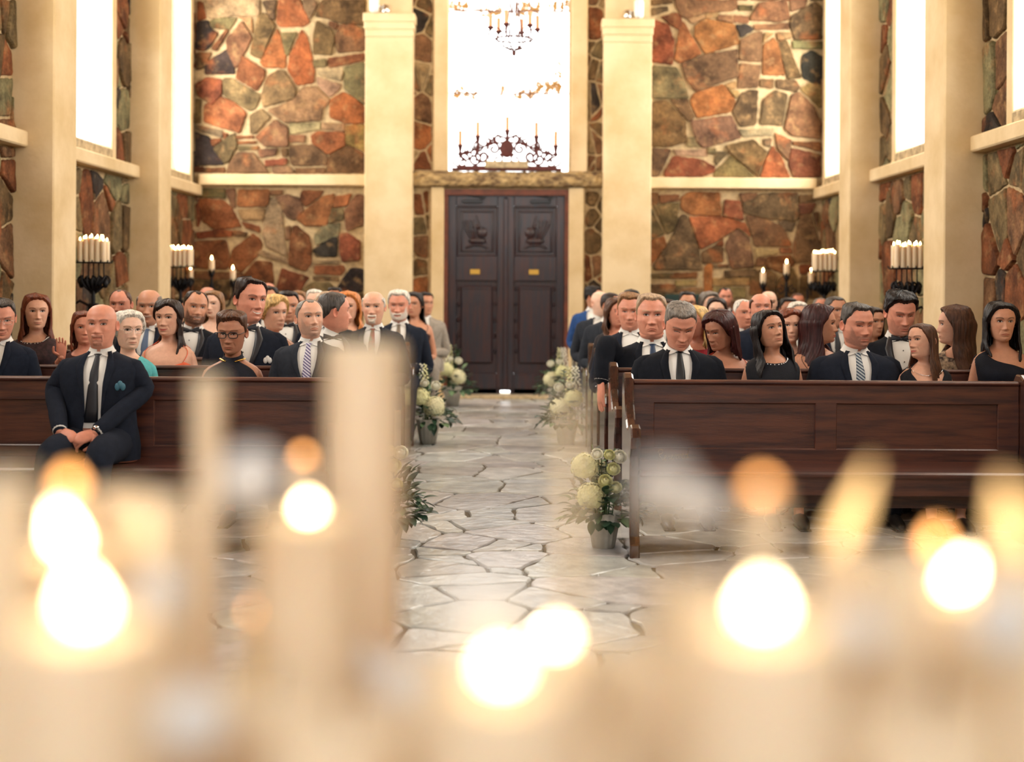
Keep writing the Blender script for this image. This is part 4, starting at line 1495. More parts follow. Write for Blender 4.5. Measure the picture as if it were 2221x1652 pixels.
# ------------------------------------------------------------------ people
ZT = [.112, .108, .100, .085, .060, .030, .000, -.030, -.060, -.085, -.105, -.118, -.124, -.130, -.145, -.160, -.170, -.180, -.192, -.208, -.228, -.260, -.320, -.400, -.480, -.560, -.66]
WT = [.003, .030, .046, .061, .0725, .0765, .0755, .0725, .0675, .063, .059, .056, .055, .054, .054, .058, .072, .098, .135, .168, .186, .190, .180, .166, .162, .172, .185]
FT = [-.009, .022, .045, .065, .083, .091, .088, .086, .087, .085, .083, .074, .055, .036, .030, .030, .034, .042, .052, .064, .078, .094, .112, .112, .114, .122, .130]
BT = [-.015, -.045, -.065, -.084, -.098, -.104, -.102, -.094, -.083, -.078, -.076, -.075, -.075, -.075, -.075, -.080, -.085, -.090, -.096, -.100, -.104, -.110, -.112, -.105, -.100, -.110, -.120]
KT = [0, 0, 0, 0, 0, 0, 0, .004, .014, .026, .038, .045, .045, .043, .040, .028, .018, .010, .004, 0, 0, 0, 0, 0, 0, 0, 0]
NT = [0, 0, 0, 0, 0, 0, 0, 0, .05, .13, .24, .30, .18, 0, 0, 0, 0, 0, 0, 0, 0, 0, 0, 0, 0, 0, 0]
YT = [-.012] * 8 + [-.016, -.018, -.02, -.02, -.02, -.02, -.022, -.024, -.025, -.024, -.022, -.018, -.013, -.008, 0, .003, .006, .006, .005]
ET = [.95] * 14 + [1, 1, .95, .9, .85, .82, .8, .8, .8, .85, .85, .85, .85]
ZT, WT, FT, BT, KT, NT, YT, ET = [np.array(a, float) for a in (ZT, WT, FT, BT, KT, NT, YT, ET)]
WT[:12] *= 1.05
G = lambda a, s: np.exp(-(a / s) ** 2)
SM = lambda a: np.clip(a, 0, 1) ** 2 * (3 - 2 * np.clip(a, 0, 1))


class Fig:
    def __init__(s, p):
        s.p = p
        s.fem = p.get('fem', False)
        fat = p.get('fat', 0.0)
        s.s = p['s']
        s.W, s.F, s.B = WT.copy(), FT.copy(), BT.copy()
        head = np.arange(len(ZT)) < 14
        jaw = (ZT < -.02) & (ZT > -.125)
        s.W[jaw] *= (.93 if s.fem else 1.02) * (1 + fat * .5)
        s.W[(ZT <= -.124) & (ZT > -.165)] *= (.84 if s.fem else 1.06) * (1 + fat * .6)
        s.F[(ZT <= -.124) & (ZT > -.165)] *= (.85 if s.fem else 1.1) * (1 + fat)
        tor = ZT < -.165
        s.W[tor] *= (.86 if s.fem else 1.04) * (1 + fat * .35) * p.get('wide', 1.0)
        s.F[tor] *= (.92 if s.fem else 1.0) * (1 + fat * .6)
        if s.fem:
            s.F[ZT == -.320] += .030
            s.F[ZT == -.260] += .010
            s.W[ZT == -.480] *= .88
            s.W[ZT == -.400] *= .92
        s.hz = p['hz']
        s.yaw, s.pitch, s.roll = [math.radians(a) for a in (p.get('yaw', 0), p.get('pitch', 0), p.get('roll', 0))]
        s.R = np.array((Matrix.Rotation(s.yaw, 3, 'Z') @ Matrix.Rotation(s.pitch, 3, 'X') @ Matrix.Rotation(-s.roll, 3, 'Y')))
        s.piv = np.array((0, -.025, -.115))
        s.age = p.get('age', 0)
        s.smile = p.get('smile', 0)
        s.feat_k = .7 if s.fem else 1.0

    def tab(s, A, z):
        return np.interp(-z, -ZT, A)

    def feat(s, x, z):
        k, ax = s.feat_k, np.abs(x)
        nz = np.interp(-z, [-.016, -.004, .010, .030, .040, .046, .053, .058], [0, .002, .006, .016, .0235, .021, .005, 0])
        nw = np.interp(-z, [-.016, .0, .02, .036, .044, .055], [.012, .0085, .010, .013, .017, .016])
        d = nz * G(x, nw) * (.95 if s.fem else 1.2)
        d = d - .0135 * G(ax - .031, .016) * G(z - .002, .011) - .004 * G(ax - .012, .008) * G(z - .003, .012)
        d = d + .0055 * k * G(ax - .028, .022) * G(z - .023, .008) + .004 * G(ax - .046, .016) * G(z + .030, .015)
        d = d + .005 * G(x, .024) * G(z + .073, .016)
        zl = s.zl(x)
        d = d + G(x, .017) * (.0028 * G(z - zl - .004, .003) + .0034 * G(z - zl + .0055, .0038) - .0025 * G(z - zl, .0018))
        d = d - .003 * G(x, .02) * G(z + .092, .005) + .005 * k * G(x, .018) * G(z + .106, .010)
        d = d - (.0025 + .0025 * s.age + .003 * s.smile) * G(ax - .030 - (-z - .055) * .25, .0045) * G(z + .062, .014)
        d = d - .0022 * s.age * G(ax - .022, .014) * G(z + .013, .004)
        d = d + s.smile * .004 * G(ax - .036, .013) * G(z + .044, .012)
        return d

    def zl(s, x):
        return -.0745 + (s.smile * .009 + s.p.get('frown', 0) * -.006) * (x / .026) ** 2

    def pos(s, z0, phi, off=0.0, feats=True):
        z0, phi = np.broadcast_arrays(np.asarray(z0, float), np.asarray(phi, float))
        W_, F_, B_ = s.tab(s.W, z0), s.tab(s.F, z0), s.tab(s.B, z0)
        K_, N_, Y_, E_ = s.tab(KT, z0), s.tab(NT, z0), s.tab(YT, z0), s.tab(ET, z0)
        c, sn = np.cos(phi), np.sin(phi)
        C, S = np.sign(c) * np.abs(c) ** E_, np.sign(sn) * np.abs(sn) ** E_
        x = W_ * S * (1 - N_ * np.clip(c, 0, 1) ** 2)
        y = np.where(c > 0, Y_ + (F_ - Y_) * C, Y_ - (B_ - Y_) * C)
        z = z0 + K_ * (1 - c) / 2
        if feats:
            y = y + np.where((c > 0) & (z0 > -.125) & (z0 < .06), s.feat(x, z0), 0)
        if not (np.isscalar(off) and off == 0):
            up = np.where(z0 > .04, np.clip(z0 - .02, 0, 1) * 1.1, 0) + np.where((z0 < -.16) & (z0 > -.24), .12 * np.sin(PI * np.clip((-z0 - .16) / .08, 0, 1)), 0)
            v = np.stack([x * 1.0 + 1e-9, (y + .012), up], -1)
            v = v / np.linalg.norm(v, axis=-1, keepdims=True)
            x, y, z = x + off * v[..., 0], y + off * v[..., 1], z + off * v[..., 2]
        P = np.stack([x, y, z], -1)
        return s.place(P, z0)

    def place(s, P, z0):
        """turn the head on the neck, scale, lift to height"""
        w = SM((np.asarray(z0) + .175) / .06)[..., None]
        H = (P - s.piv) @ s.R.T + s.piv
        Q = P * (1 - w) + H * w
        Q = Q * s.s
        Q[..., 2] += s.hz
        return Q

    def headpt(s, x, z, dy=0.0):
        x, z = np.asarray(x, float), np.asarray(z, float)
        W_, F_ = s.tab(s.W, z), s.tab(s.F, z)
        C = np.clip(1 - (np.abs(x) / W_) ** (2 / .95), 0, 1) ** (.95 / 2)
        y = -.012 + (F_ + .012) * C + s.feat(x, z) + dy
        return s.place(np.stack([x, y, z], -1), np.full(x.shape, .1))


MC = {}


def cmat(kind, col):
    key = (kind, tuple(round(c, 4) for c in col))
    if key not in MC:
        if kind == 'hair':
            m = mat('hair', col, .42, vary=.5, scale=1.0, stretch=(70, 70, 9), bump=.5, bscale=1.6, detail=3, spec=.3)
        elif kind == 'wool':
            m = mat('wool_cloth', col, .95, vary=.15, scale=30, bump=.15, bscale=300, spec=.15)
        elif kind == 'cloth':
            m = mat('dress_cloth', col, .8, vary=.2, scale=14, bump=.15, bscale=120, spec=.25)
        elif kind == 'lace':
            m = mat('lace_cloth', col, .8, vary=1, scale=34, col2=(.02, .012, .015), detail=5)
        elif kind == 'silk':
            m = mat('silk', col, .45, vary=.08, scale=30)
        MC[key] = m
    return MC[key]


def stripe_mat(c1, c2, freq):
    key = ('stripe', c1, c2)
    if key in MC:
        return MC[key]
    m = mat('striped_silk', c1, .5)
    nt, b = m.node_tree, m.node_tree.nodes['Principled BSDF']
    tc = [n for n in nt.nodes if n.type == 'TEX_COORD'][0]
    mp = nt.nodes.new('ShaderNodeMapping')
    mp.inputs['Rotation'].default_value = (0, math.radians(-52), 0)
    w = nt.nodes.new('ShaderNodeTexWave')
    w.bands_direction = 'X'
    w.inputs['Scale'].default_value = freq
    r = nt.nodes.new('ShaderNodeValToRGB')
    r.color_ramp.elements[0].position, r.color_ramp.elements[1].position = .45, .55
    r.color_ramp.elements[0].color, r.color_ramp.elements[1].color = (*c1, 1), (*c2, 1)
    nt.links.new(tc.outputs['Object'], mp.inputs[0])
    nt.links.new(mp.outputs[0], w.inputs[0])
    nt.links.new(w.outputs['Color'], r.inputs[0])
    nt.links.new(r.outputs[0], b.inputs['Base Color'])
    MC[key] = m
    return m


M['skin'] = mat('skin', (1, 1, 1), .48, attr=True, vary=.07, scale=40, spec=.35, sss=.10)
M['skin'].node_tree.nodes['Principled BSDF'].inputs['Subsurface Radius'].default_value = (.012, .005, .003)
M['eye'] = mat('eye_surface', (1, 1, 1), .12, attr=True)
M['shoe'] = mat('shoe_leather', (.02, .017, .016), .3)
M['pearl'] = mat('pearl', (.85, .82, .76), .2)
SK = {'f': srgb(218, 168, 142), 'p': srgb(232, 190, 166), 'r': srgb(212, 146, 122), 'm': srgb(196, 142, 114), 't': srgb(176, 122, 96), 'd': srgb(130, 88, 70)}
HC = {'bk': srgb(24, 18, 20), 'db': srgb(44, 30, 26), 'br': srgb(86, 56, 40), 'lb': srgb(140, 102, 68), 'bl': srgb(214, 176, 112), 'st': srgb(208, 130, 70), 'au': srgb(116, 58, 36), 'rd': srgb(58, 22, 22),
      'gy': srgb(128, 120, 112), 'dg': srgb(74, 68, 64), 'wh': srgb(222, 216, 204), 'sg': srgb(176, 150, 122)}


def smooth_path(pts, rad, k=5):
    pts = [Vector(p) for p in pts]
    o, r = [], []
    for i in range(len(pts) - 1):
        p0, p1, p2, p3 = pts[max(i - 1, 0)], pts[i], pts[i + 1], pts[min(i + 2, len(pts) - 1)]
        for j in range(k):
            t = j / k
            o.append(.5 * ((2 * p1) + (p2 - p0) * t + (2 * p0 - 5 * p1 + 4 * p2 - p3) * t * t + (3 * p1 - p0 - 3 * p2 + p3) * t ** 3))
            r.append(rad[i] + (rad[i + 1] - rad[i]) * t)
    o.append(pts[-1])
    r.append(rad[-1])
    return o, r


def hand(b, wrist, d, n, side, curl, col, s=1.0, k_n=8):
    """wrist point, d fingers' direction, n back-of-hand normal, side: +1 thumb towards d x n"""
    w, d, n = Vector(wrist), Vector(d).normalized(), Vector(n)
    n = (n - d * n.dot(d)).normalized()
    a = d.cross(n).normalized() * side
    L = .088 * s
    b.tube([w - d * .01, w + d * L * .3, w + d * L * .75, w + d * L], [.026 * s, .034 * s, .040 * s, .037 * s], 12, 0, col, flat=.42, up=n)
    for k, (off, ln) in enumerate(((.029, .072), (.010, .080), (-.010, .075), (-.028, .060))):
        p = w + d * L * (.92 if k != 3 else .84) + a * off * s
        ang, pts, rr = 0.0, [p - d * .015 * s], [.0088 * s]
        q = p.copy()
        dd = (d + a * (off * 2.5)).normalized()
        for j, fr in enumerate((.45, .3, .25)):
            ang += curl * (.9 + .15 * k * .5)
            v = dd * math.cos(ang) - n * math.sin(ang)
            pts.append(q.copy())
            rr.append(.0092 * s * (1 - .08 * j))
            q = q + v * ln * fr * s
        pts.append(q)
        rr.append(.0068 * s)
        pp, r2 = smooth_path(pts, rr, 3)
        b.tube(pp, r2, k_n, 0, col)
    p = w + d * L * .22 + a * .028 * s
    t1 = p + (d * .55 + a * .7 - n * .25).normalized() * .036 * s
    t2 = t1 + (d * .85 + a * .15 - n * .35).normalized() * .030 * s
    t3 = t2 + (d * .9 - a * .15 - n * .4).normalized() * .022 * s
    pp, r2 = smooth_path([p - a * .01, t1, t2, t3], [.014 * s, .0115 * s, .0105 * s, .0075 * s], 3)
    b.tube(pp, r2, k_n, 0, col)


def hair_shell(f, b, zf, recess, T, Ts, cover, bang=0, curly=0, top=None, phi0=0, rows=22, cols=96, seed=0, part=0):
    """close-fitting hair over the skull; zf hairline height, top(phi) upper limit for bald crowns"""
    r = np.random.default_rng(seed)
    if phi0:
        ph = np.linspace(math.radians(phi0), 2 * PI - math.radians(phi0), cols)
    else:
        ph = np.linspace(0, 2 * PI, cols, endpoint=False)
    sp = (ph + PI) % (2 * PI) - PI
    a = np.degrees(np.abs(sp))
    if cover:
        line = np.interp(a, [0, 25, 45, 60, 72, 84, 100, 140, 180], [zf, zf - .004, zf - .020, .030, -.01, -.04, -.06, -.08, -.09])
    else:
        line = np.interp(a, [0, 18, 34, 48, 58, 68, 78, 84, 90, 96, 110, 120, 150, 180],
                         [zf, zf + recess * .3, zf + recess, zf - .006 + recess * .6, .052, .040, .024, -.008, -.014, .014, .010, -.022, -.060, -.068])
    line = line - bang * G(np.degrees(sp) - 28, 26) + r.uniform(-.0025, .0025, cols)
    line = np.minimum(line, .106)
    t = np.linspace(0, 1, rows)[:, None] ** .85
    ztop = np.full(cols, .112) if top is None else np.interp(a, top[0], top[1])
    Z = ztop[None] * (1 - t) + line[None] * t
    edge = SM((1 - t) / .22) * (SM(t / .2) if top is not None else 1)
    th = Ts + (T - Ts) * SM((Z - .045) / .05)
    th = th * (1 + .35 * part * np.sin(ph - .6)[None] * SM((Z - .05) / .05))
    n1, n2 = r.uniform(0, 6, 8), r.uniform(.6, 1, 8)
    st = sum(np.sin(ph[None] * kf + n1[i] + Z * (30 + 11 * i) * (1 if i % 2 else -1)) * n2[i] for i, kf in enumerate((13, 21, 34, 29, 41))) / 5
    th = th * (1 + .22 * st) + curly * .5 * (np.sin(Z * 230 + 3 * np.sin(ph * 9)) * np.sin(ph * 17 + n1[0]))
    th = th * (1 - .32 * SM((Z - .088) / .022))
    b.grid(f.pos(Z, ph[None] + Z * 0, th * edge - .0015, feats=False), wrap=not phi0)


def hair_curtain(f, b, L, T, open_, wavy, seed, cols=84, rows=34, gap_side=0, lean=0.0):
    r = np.random.default_rng(seed)
    ph0 = np.linspace(-1, 1, cols)
    n1 = r.uniform(0, 6, 8)
    zend = -L + .035 * np.sin(ph0 * 9 + n1[0]) + r.uniform(-.012, .012, cols) + .03 * np.abs(ph0) * (L > .2)
    t = np.linspace(0, 1, rows)[:, None]
    Z = .078 * (1 - t) + zend[None] * t
    o = np.radians(np.interp(-Z, [-.078, -.02, .05, .12, .2, .4], [64, 66, 70 + open_, 64 + open_, 52 + open_, 44 + open_]))
    ph = PI + ph0[None] * (PI - o) + lean
    Wd = np.interp(-Z, [-.078, -.02, .03, .08, .12, .17, .24, .34, .5], [.066, .079, .079, .081, .083, .095, .110, .112, .10]) + T * np.interp(-Z, [-.078, -.055, -.02, .15], [.0, .5, 1.05, 1])
    Db = np.interp(-Z, [-.078, .0, .06, .12, .2, .3, .5], [.088, .102, .096, .092, .100, .102, .100]) + T * np.interp(-Z, [-.078, -.055, -.01], [0, .5, 1])
    Df = np.interp(-Z, [-.055, .0, .06, .12, .18, .24, .34, .5], [.085, .072, .060, .070, .105, .135, .155, .15]) + T * .4
    c, sn = np.cos(ph), np.sin(ph)
    st = sum(np.sin(ph * kf + n1[i] + Z * (6 + 3 * i)) for i, kf in enumerate((17, 27, 43, 35))) / 4
    wv = wavy * np.sin(Z * 42 + n1[5] + 1.2 * np.sin(ph * 3)) * np.clip(-Z / .15, 0, 1)
    end = 1 - .35 * SM((t - .8) / .2)
    rad = 1 + (.045 * st + wv)
    x = Wd * sn * rad * (1 - (1 - end) * .3)
    y = -.012 + np.where(c > 0, Df, Db) * c * rad * (1 - (1 - end) * .2)
    P = np.stack([x, y, Z + 0 * ph], -1)
    w = SM((Z + .34) / .26)[..., None]
    H = (P - f.piv) @ f.R.T + f.piv
    R2 = np.array(Matrix.Rotation(f.yaw * .5, 3, 'Z'))
    Q = (P @ R2.T) * (1 - w) + H * w
    # keep clear of the shoulders
    Q = Q * f.s
    Q[..., 2] += f.hz
    b.grid(Q)


def person(d):
    Y = d.get('Y', YBS[d['row']] - .20)
    size = d['px']
    s_px = F_PX / Y
    s = min(1.16, max(.88, size / s_px / .238)) * d.get('k', 1)
    cu, cv = d['u'], d['v'] + size * .49
    x, _, hz = W(cu, cv, Y)
    p = dict(d)
    p['s'], p['hz'] = s, hz
    seat = .43
    f = Fig(p)
    # the torso ends on the seat
    body_z = -(hz - seat) / s
    near = d['row'] <= 2
    e = empty('person', (x, Y, 0), d['label'], 'person', None, PI + math.radians(d.get('turn', 0)))
    sk = np.array(SK[d.get('sk', 'f')])
    hc = np.array(HC[d.get('hc', 'br')])
    rp_ = np.random.default_rng(abs(int(cu * 7 + 3)))
    # ---------- body
    b = MB()
    cols = 112 if near else 56
    u = np.linspace(-1, 1, cols, endpoint=False)
    ph = PI * (.42 * u + .58 * u ** 3)
    if near:
        zs = np.concatenate([[.1119, .110, .106], np.arange(.100, .036, -.008), np.arange(.034, -.116, -.0024), np.arange(-.117, -.165, -.006), np.arange(-.165, -.25, -.010)])
    else:
        zs = np.concatenate([[.1119, .108, .100], np.arange(.090, .036, -.012), np.arange(.034, -.116, -.0045), np.arange(-.117, -.165, -.009), np.arange(-.165, -.25, -.014)])
    zs = np.concatenate([zs, np.linspace(-.26, body_z, 9)])
    P = f.pos(zs[:, None], ph[None])
    W_, N_ = f.tab(f.W, zs)[:, None], f.tab(NT, zs)[:, None]
    X = W_ * np.sin(ph)[None] * (1 - N_ * np.clip(np.cos(ph), 0, 1)[None] ** 2)
    Z = zs[:, None] + 0 * X
    front = (np.cos(ph)[None] > 0) & (Z > -.13)
    C = np.broadcast_to(sk, X.shape + (3,)).copy()
    ruddy = d.get('ruddy', .25)
    red = sk * np.array([1.0, .70, .66])

    def mixc(C, mask, col):
        m = np.clip(mask * front, 0, 1)[..., None]
        return C * (1 - m) + np.array(col) * m
    C = mixc(C, ruddy * (G(np.abs(X) - .042, .018) * G(Z + .035, .018) + G(X, .014) * G(Z + .042, .012) * .8 + .4 * G(X, .05) * G(Z - .06, .03)), red)
    # beard before lips
    bd = d.get('beard')
    if bd:
        typ, bc, st = bd
        bc = np.array(HC[bc])
        nz = rp_.uniform(.75, 1.0, X.shape)
        ms = SM((.034 - np.abs(X)) / .008) * SM((Z + .0725) / .003) * SM((-.056 - Z) / .003)
        if typ in ('full', 'stubble'):
            m = SM((-.050 - Z + .075 * np.clip(np.abs(X) - .046, 0, 1) / .03) / .016) * SM((.0735 - np.abs(X)) / .012)
            m = np.maximum(m * (np.abs(X) > .024), np.maximum(ms, SM((-.083 - Z) / .004)))
            fr_ = (np.cos(ph)[None] > -.1)
        elif typ == 'goatee':
            m = np.maximum(ms, SM((.026 - np.abs(X)) / .006) * SM((-.084 - Z) / .004))
            m = np.maximum(m, SM((.031 - np.abs(X)) / .004) * (np.abs(X) > .023) * (Z < -.058) * (Z > -.1))
            fr_ = True
        else:
            m, fr_ = ms, True
        m = m * fr_ * (Z > -.122)
        C = mixc(C, m * nz * st, bc)
        if typ != 'stubble':
            dP = P - f.pos(zs[:, None], ph[None], -.001)
            nrm = dP / (np.linalg.norm(dP, axis=-1, keepdims=True) + 1e-9)
            P = P + nrm * (m * front * (.006 if typ != 'mustache' else .004) * rp_.uniform(.6, 1.1, X.shape) * s)[..., None]
    # brows, lips, mouth line
    bw = HC[d.get('bc', d.get('hc', 'br') if d.get('hc') not in ('bl', 'wh', 'st') else 'lb')]
    zb = .0205 + .0055 * (1 - ((np.abs(X) - .034) / .021) ** 2) - .002 * SM((.02 - np.abs(X)) / .01)
    C = mixc(C, (.62 if not f.fem else .75) * SM((.0036 if not f.fem else .0026) * 1.8 / np.maximum(np.abs(Z - zb), 1e-5) - 1.0) * (np.abs(X) > .012) * (np.abs(X) < .053), bw)
    zl = f.zl(X)
    mw = .025 + .004 * f.smile
    q = np.clip(1 - (X / mw) ** 2, 0, 1)
    lip = np.array(srgb(196, 84, 78)) if d.get('lips') else sk * np.array([.86, .56, .54])
    C = mixc(C, (.95 if f.fem else .75) * (q > 0) * SM((.0062 * q ** .6 - np.abs(Z - zl + .001)) / .0018 + .3), lip)
    if d.get('teeth'):
        C = mixc(C, (q > .12) * (np.abs(Z - zl) < .0028 * q + .0004), (.72, .68, .6))
    else:
        C = mixc(C, .85 * (q > 0) * G(Z - zl, .0013 if near else .002), sk * .28)
    # eye rims: dark lash line is a part; skin painted darker and redder around the eyes
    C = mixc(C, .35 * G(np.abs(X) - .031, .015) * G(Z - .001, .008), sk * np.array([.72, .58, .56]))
    b.grid(P, wrap=True, col=C)
    nR = len(zs)
    b.f.append(tuple(range(cols))[::-1])
    b.m.append(0)
    b.f.append(tuple((nR - 1) * cols + k for k in range(cols)))
    b.m.append(0)
    # ears
    for sd in (-1, 1):
        n_, m_ = 12, 8
        A = np.linspace(0, 2 * PI, n_, endpoint=False)[None]
        Bt = np.linspace(.12, 1, m_)[:, None]
        # a cupped oval, rim curled outwards
        ey, ez = Bt * np.cos(A) * .017, Bt * np.sin(A) * np.where(np.sin(A) > 0, .031, .028)
        ex = .004 + .013 * Bt ** 2 * (1 - .45 * np.cos(A)) - .006 * (Bt > .97)
        Pe = np.stack([sd * (f.tab(f.W, -.01) - .003 + ex), -.014 + ey - .005 - ex * .35, -.008 + ez], -1)
        b.grid(f.place(Pe, np.full(Pe.shape[:2], .1)), wrap=True, col=tuple(sk * np.array([1.0, .84, .80])))
        Pe2 = Pe.copy()
        Pe2[..., 0] = sd * (np.abs(Pe[..., 0]) - .005 * (1 - Bt) - .004)
        b.grid(f.place(Pe2, np.full(Pe2.shape[:2], .1)), wrap=True, col=tuple(sk), flip=True)
    # arms
    wdt = f.tab(f.W, -.228) * s
    zsh = hz - .245 * s
    ar = (.034 if f.fem else .044) * (1 + d.get('fat', 0) * .5) * s
    arms = {}
    for sd in (1, -1):
        if ('armR' if sd < 0 else 'armL') in d:
            el, wr, hd, hn, curl = d['armR' if sd < 0 else 'armL']
        else:
            el = (sd * (wdt + .035), -.02, zsh - .27 * s)
            wr = (sd * .09, .20, seat + .20)
            hd, hn, curl = (-sd * .55, .75, -.35), (sd * .1, .45, .9), .35
        sh = (sd * (wdt - ar * .75), -.01, zsh)
        arms[sd] = (sh, el, wr)
        pts, rr = smooth_path([(sd * (wdt - ar * 2.2), -.01, zsh + .012), sh, ((sh[0] + el[0]) / 2 + sd * .006, (sh[1] + el[1]) / 2, (sh[2] + el[2]) / 2), el,
                               tuple((el[i] * .6 + wr[i] * .4) for i in range(3)), wr], [ar * .8, ar * 1.12, ar * .98, ar * .82, ar * .84, ar * .56], 4)
        b.tube(pts, rr, 14 if near else 8, 0, tuple(sk))
        hand(b, wr, hd, hn, d.get('thumb', 1) * sd, curl, tuple(sk * np.array([1, .92, .9])), s * (.9 if f.fem else 1.02), 8 if d['row'] == 0 else 6)
    # lower legs of women are bare
    kn = .40
    for sd in (1, -1):
        if f.fem:
            pts, rr = smooth_path([(sd * .08, kn - .03, .47), (sd * .085, kn + .02, .28), (sd * .08, kn + .0, .10), (sd * .08, kn + .03, .05)], [.05, .048, .03, .03], 3)
            b.tube(pts, rr, 8, 0, tuple(sk))
    body = b.build('body', M['skin'], e)
    # ---------- eyes
    op = d.get('eyes', .9)
    ic = np.array(d.get('iris', srgb(70, 46, 32)))
    gz = d.get('gaze', 0.0)
    if abs(d.get('yaw', 0)) < 120:
        for sd in (-1, 1):
            eb = MB()
            U_, V_ = np.meshgrid(np.linspace(-1, 1, 17), np.linspace(0, 1, 9))
            cx_ = sd * .0315
            zu = .0070 * op * np.clip(1 - np.abs(U_) ** 2.2, 0, 1) + .0008 * sd * U_ - .0025 * (1 - op)
            zlow = -.0042 * op * np.clip(1 - U_ ** 2, 0, 1) + .0008 * sd * U_ - .0028 * (1 - op)
            zz = zlow * (1 - V_) + zu * V_ + .0015
            xx = cx_ + U_ * .0150
            dome = .0012 + .0022 * np.clip(1 - U_ ** 2, 0, 1)
            Pq = f.headpt(xx, zz, dome)
            dist = np.sqrt((xx - cx_ + gz * .005) ** 2 + (zz - .0025) ** 2)
            Ce = np.where(dist[..., None] < .0027, np.array([.005] * 3), np.where(dist[..., None] < .0063, ic, np.array([.62, .56, .53])))
            eb.grid(Pq, col=Ce, flip=True)
            lx = cx_ + np.linspace(-1.08, 1.08, 15)
            uu = np.linspace(-1.08, 1.08, 15)
            zu1 = .0070 * op * np.clip(1 - np.abs(uu) ** 2.2, 0, 1) + .0008 * sd * uu - .0025 * (1 - op) + .0015
            lw = .0016 if not f.fem else .0024
            L2 = np.stack([f.headpt(cx_ + uu * .0142, zu1 - .0003, .0040), f.headpt(cx_ + uu * .0156, zu1 + lw, .0030)])
            eb.grid(L2, col=(.015, .010, .008), flip=True)
            zl1 = -.0042 * op * np.clip(1 - uu ** 2, 0, 1) + .0008 * sd * uu - .0028 * (1 - op) + .0015
            L3 = np.stack([f.headpt(cx_ + uu * .0142, zl1 - .0010, .0030), f.headpt(cx_ + uu * .0142, zl1, .0036)])
            eb.grid(L3, col=tuple(sk * .35), flip=True)
            eb.build('eye', M['eye'], e)
    # ---------- hair
    hs = d.get('hair', 'short')
    hb = MB()
    hm = cmat('hair', tuple(hc))
    sol = 0
    zf = d.get('zf', .080)
    sd_ = abs(int(cu)) + 1
    cN = 96 if near else 60
    if hs == 'short':
        hair_shell(f, hb, zf, d.get('rec', .006), d.get('T', .020), d.get('Ts', .008), False, part=d.get('part', .6), curly=d.get('curly', 0), seed=sd_, cols=cN)
    elif hs == 'fringe':
        hair_shell(f, hb, .02, 0, .007, d.get('Ts', .009), False, top=((0, 50, 62, 80, 110, 150, 180), (.02, .03, .062, .070, .072, .080, .085)), phi0=56, seed=sd_, cols=cN)
    elif hs == 'cap':        # short hair of women, ears covered
        hair_shell(f, hb, zf, 0, d.get('T', .026), d.get('Ts', .020), True, bang=d.get('bang', .02), curly=d.get('curly', .004), seed=sd_, cols=cN)
    elif hs == 'updo':
        hair_shell(f, hb, zf, 0, d.get('T', .020), .010, False, bang=d.get('bang', 0), seed=sd_, cols=cN, part=.4)
        c_ = f.place(np.array([[0, -.115, .03]]), np.array([.1]))[0]
        hb.sphere(tuple(c_), (.045 * s, .045 * s, .05 * s), 14, 10)
    elif hs in ('long', 'bob'):
        hair_shell(f, hb, zf, 0, d.get('T', .022), d.get('Ts', .018), True, bang=d.get('bang', .0), seed=sd_, cols=cN, part=d.get('part', .5), curly=d.get('curly', 0))
        hair_curtain(f, hb, d.get('L', .13 if hs == 'bob' else .34), d.get('Tc', .020), d.get('open', 0), d.get('wavy', .02), sd_, cols=84 if near else 56, rows=34 if near else 20, lean=d.get('lean', 0))
        sol = .010
    if hb.v:
        ho = hb.build('hair', hm, e)
        if sol:
            md = ho.modifiers.new('thickness', 'SOLIDIFY')
            md.thickness, md.offset = sol, -1
    # ---------- clothes
    cl = d.get('cl', 'suit')
    if cl in ('suit', 'tux'):
        cm = cmat('wool', d.get('cc', srgb(30, 36, 50)))
        j = MB()
        vz, vx = [-.150, -.175, -.22, -.30, -.40, -.47], [.050, .058, .060, .050, .024, .004]
        if d.get('open_v'):
            vz, vx = [-.150, -.175, -.22, -.30, -.40, -.48, -.56, body_z], [.050, .058, .058, .052, .046, .042, .050, .075]
        rz_ = np.concatenate([np.linspace(-.150, -.25, 12), np.linspace(-.27, body_z + .01, 14)])
        t = np.linspace(0, 1, 57)
        Vx = np.interp(-rz_, -np.array(vz), np.array(vx))
        Wz = f.tab(f.W, rz_) + .014
        E_ = f.tab(ET, rz_)
        ph0 = np.arcsin(np.clip(Vx / Wz, 0, .98) ** (1 / E_))
        PH = ph0[:, None] + t[None] * (2 * PI - 2 * ph0[:, None])
        off = np.interp(-rz_, [.15, .18, .21, .25, .4, .6], [.007, .010, .016, .018, .016, .018])[:, None]
        fold = .0025 * np.sin(PH * 9 + rz_[:, None] * 30) * SM((-rz_[:, None] - .25) / .1)
        j.grid(f.pos(rz_[:, None], PH, off + fold, feats=False))
        for sd in (1, -1):
            sh, el, wr = arms[sd]
            wv = Vector(wr) + (Vector(el) - Vector(wr)).normalized() * .025
            up_ = tuple((sh[i] * .5 + el[i] * .5) for i in range(3))
            pts, rr = smooth_path([(sd * (wdt - ar * 1.8), -.015, zsh + .016), (sh[0] + sd * .002, sh[1], sh[2]), (up_[0] + sd * .008, up_[1], up_[2]), el, tuple(el[i] * .5 + wv[i] * .5 for i in range(3)), tuple(wv)],
                                  [ar * .95, ar * 1.42, ar * 1.30, ar * 1.20, ar * 1.12, ar * .98], 4)
            rr = [r_ * (1 + .03 * math.sin(i * 1.9)) for i, r_ in enumerate(rr)]
            j.tube(pts, rr, 16 if near else 10)
        jo = j.build('jacket', cm, e)
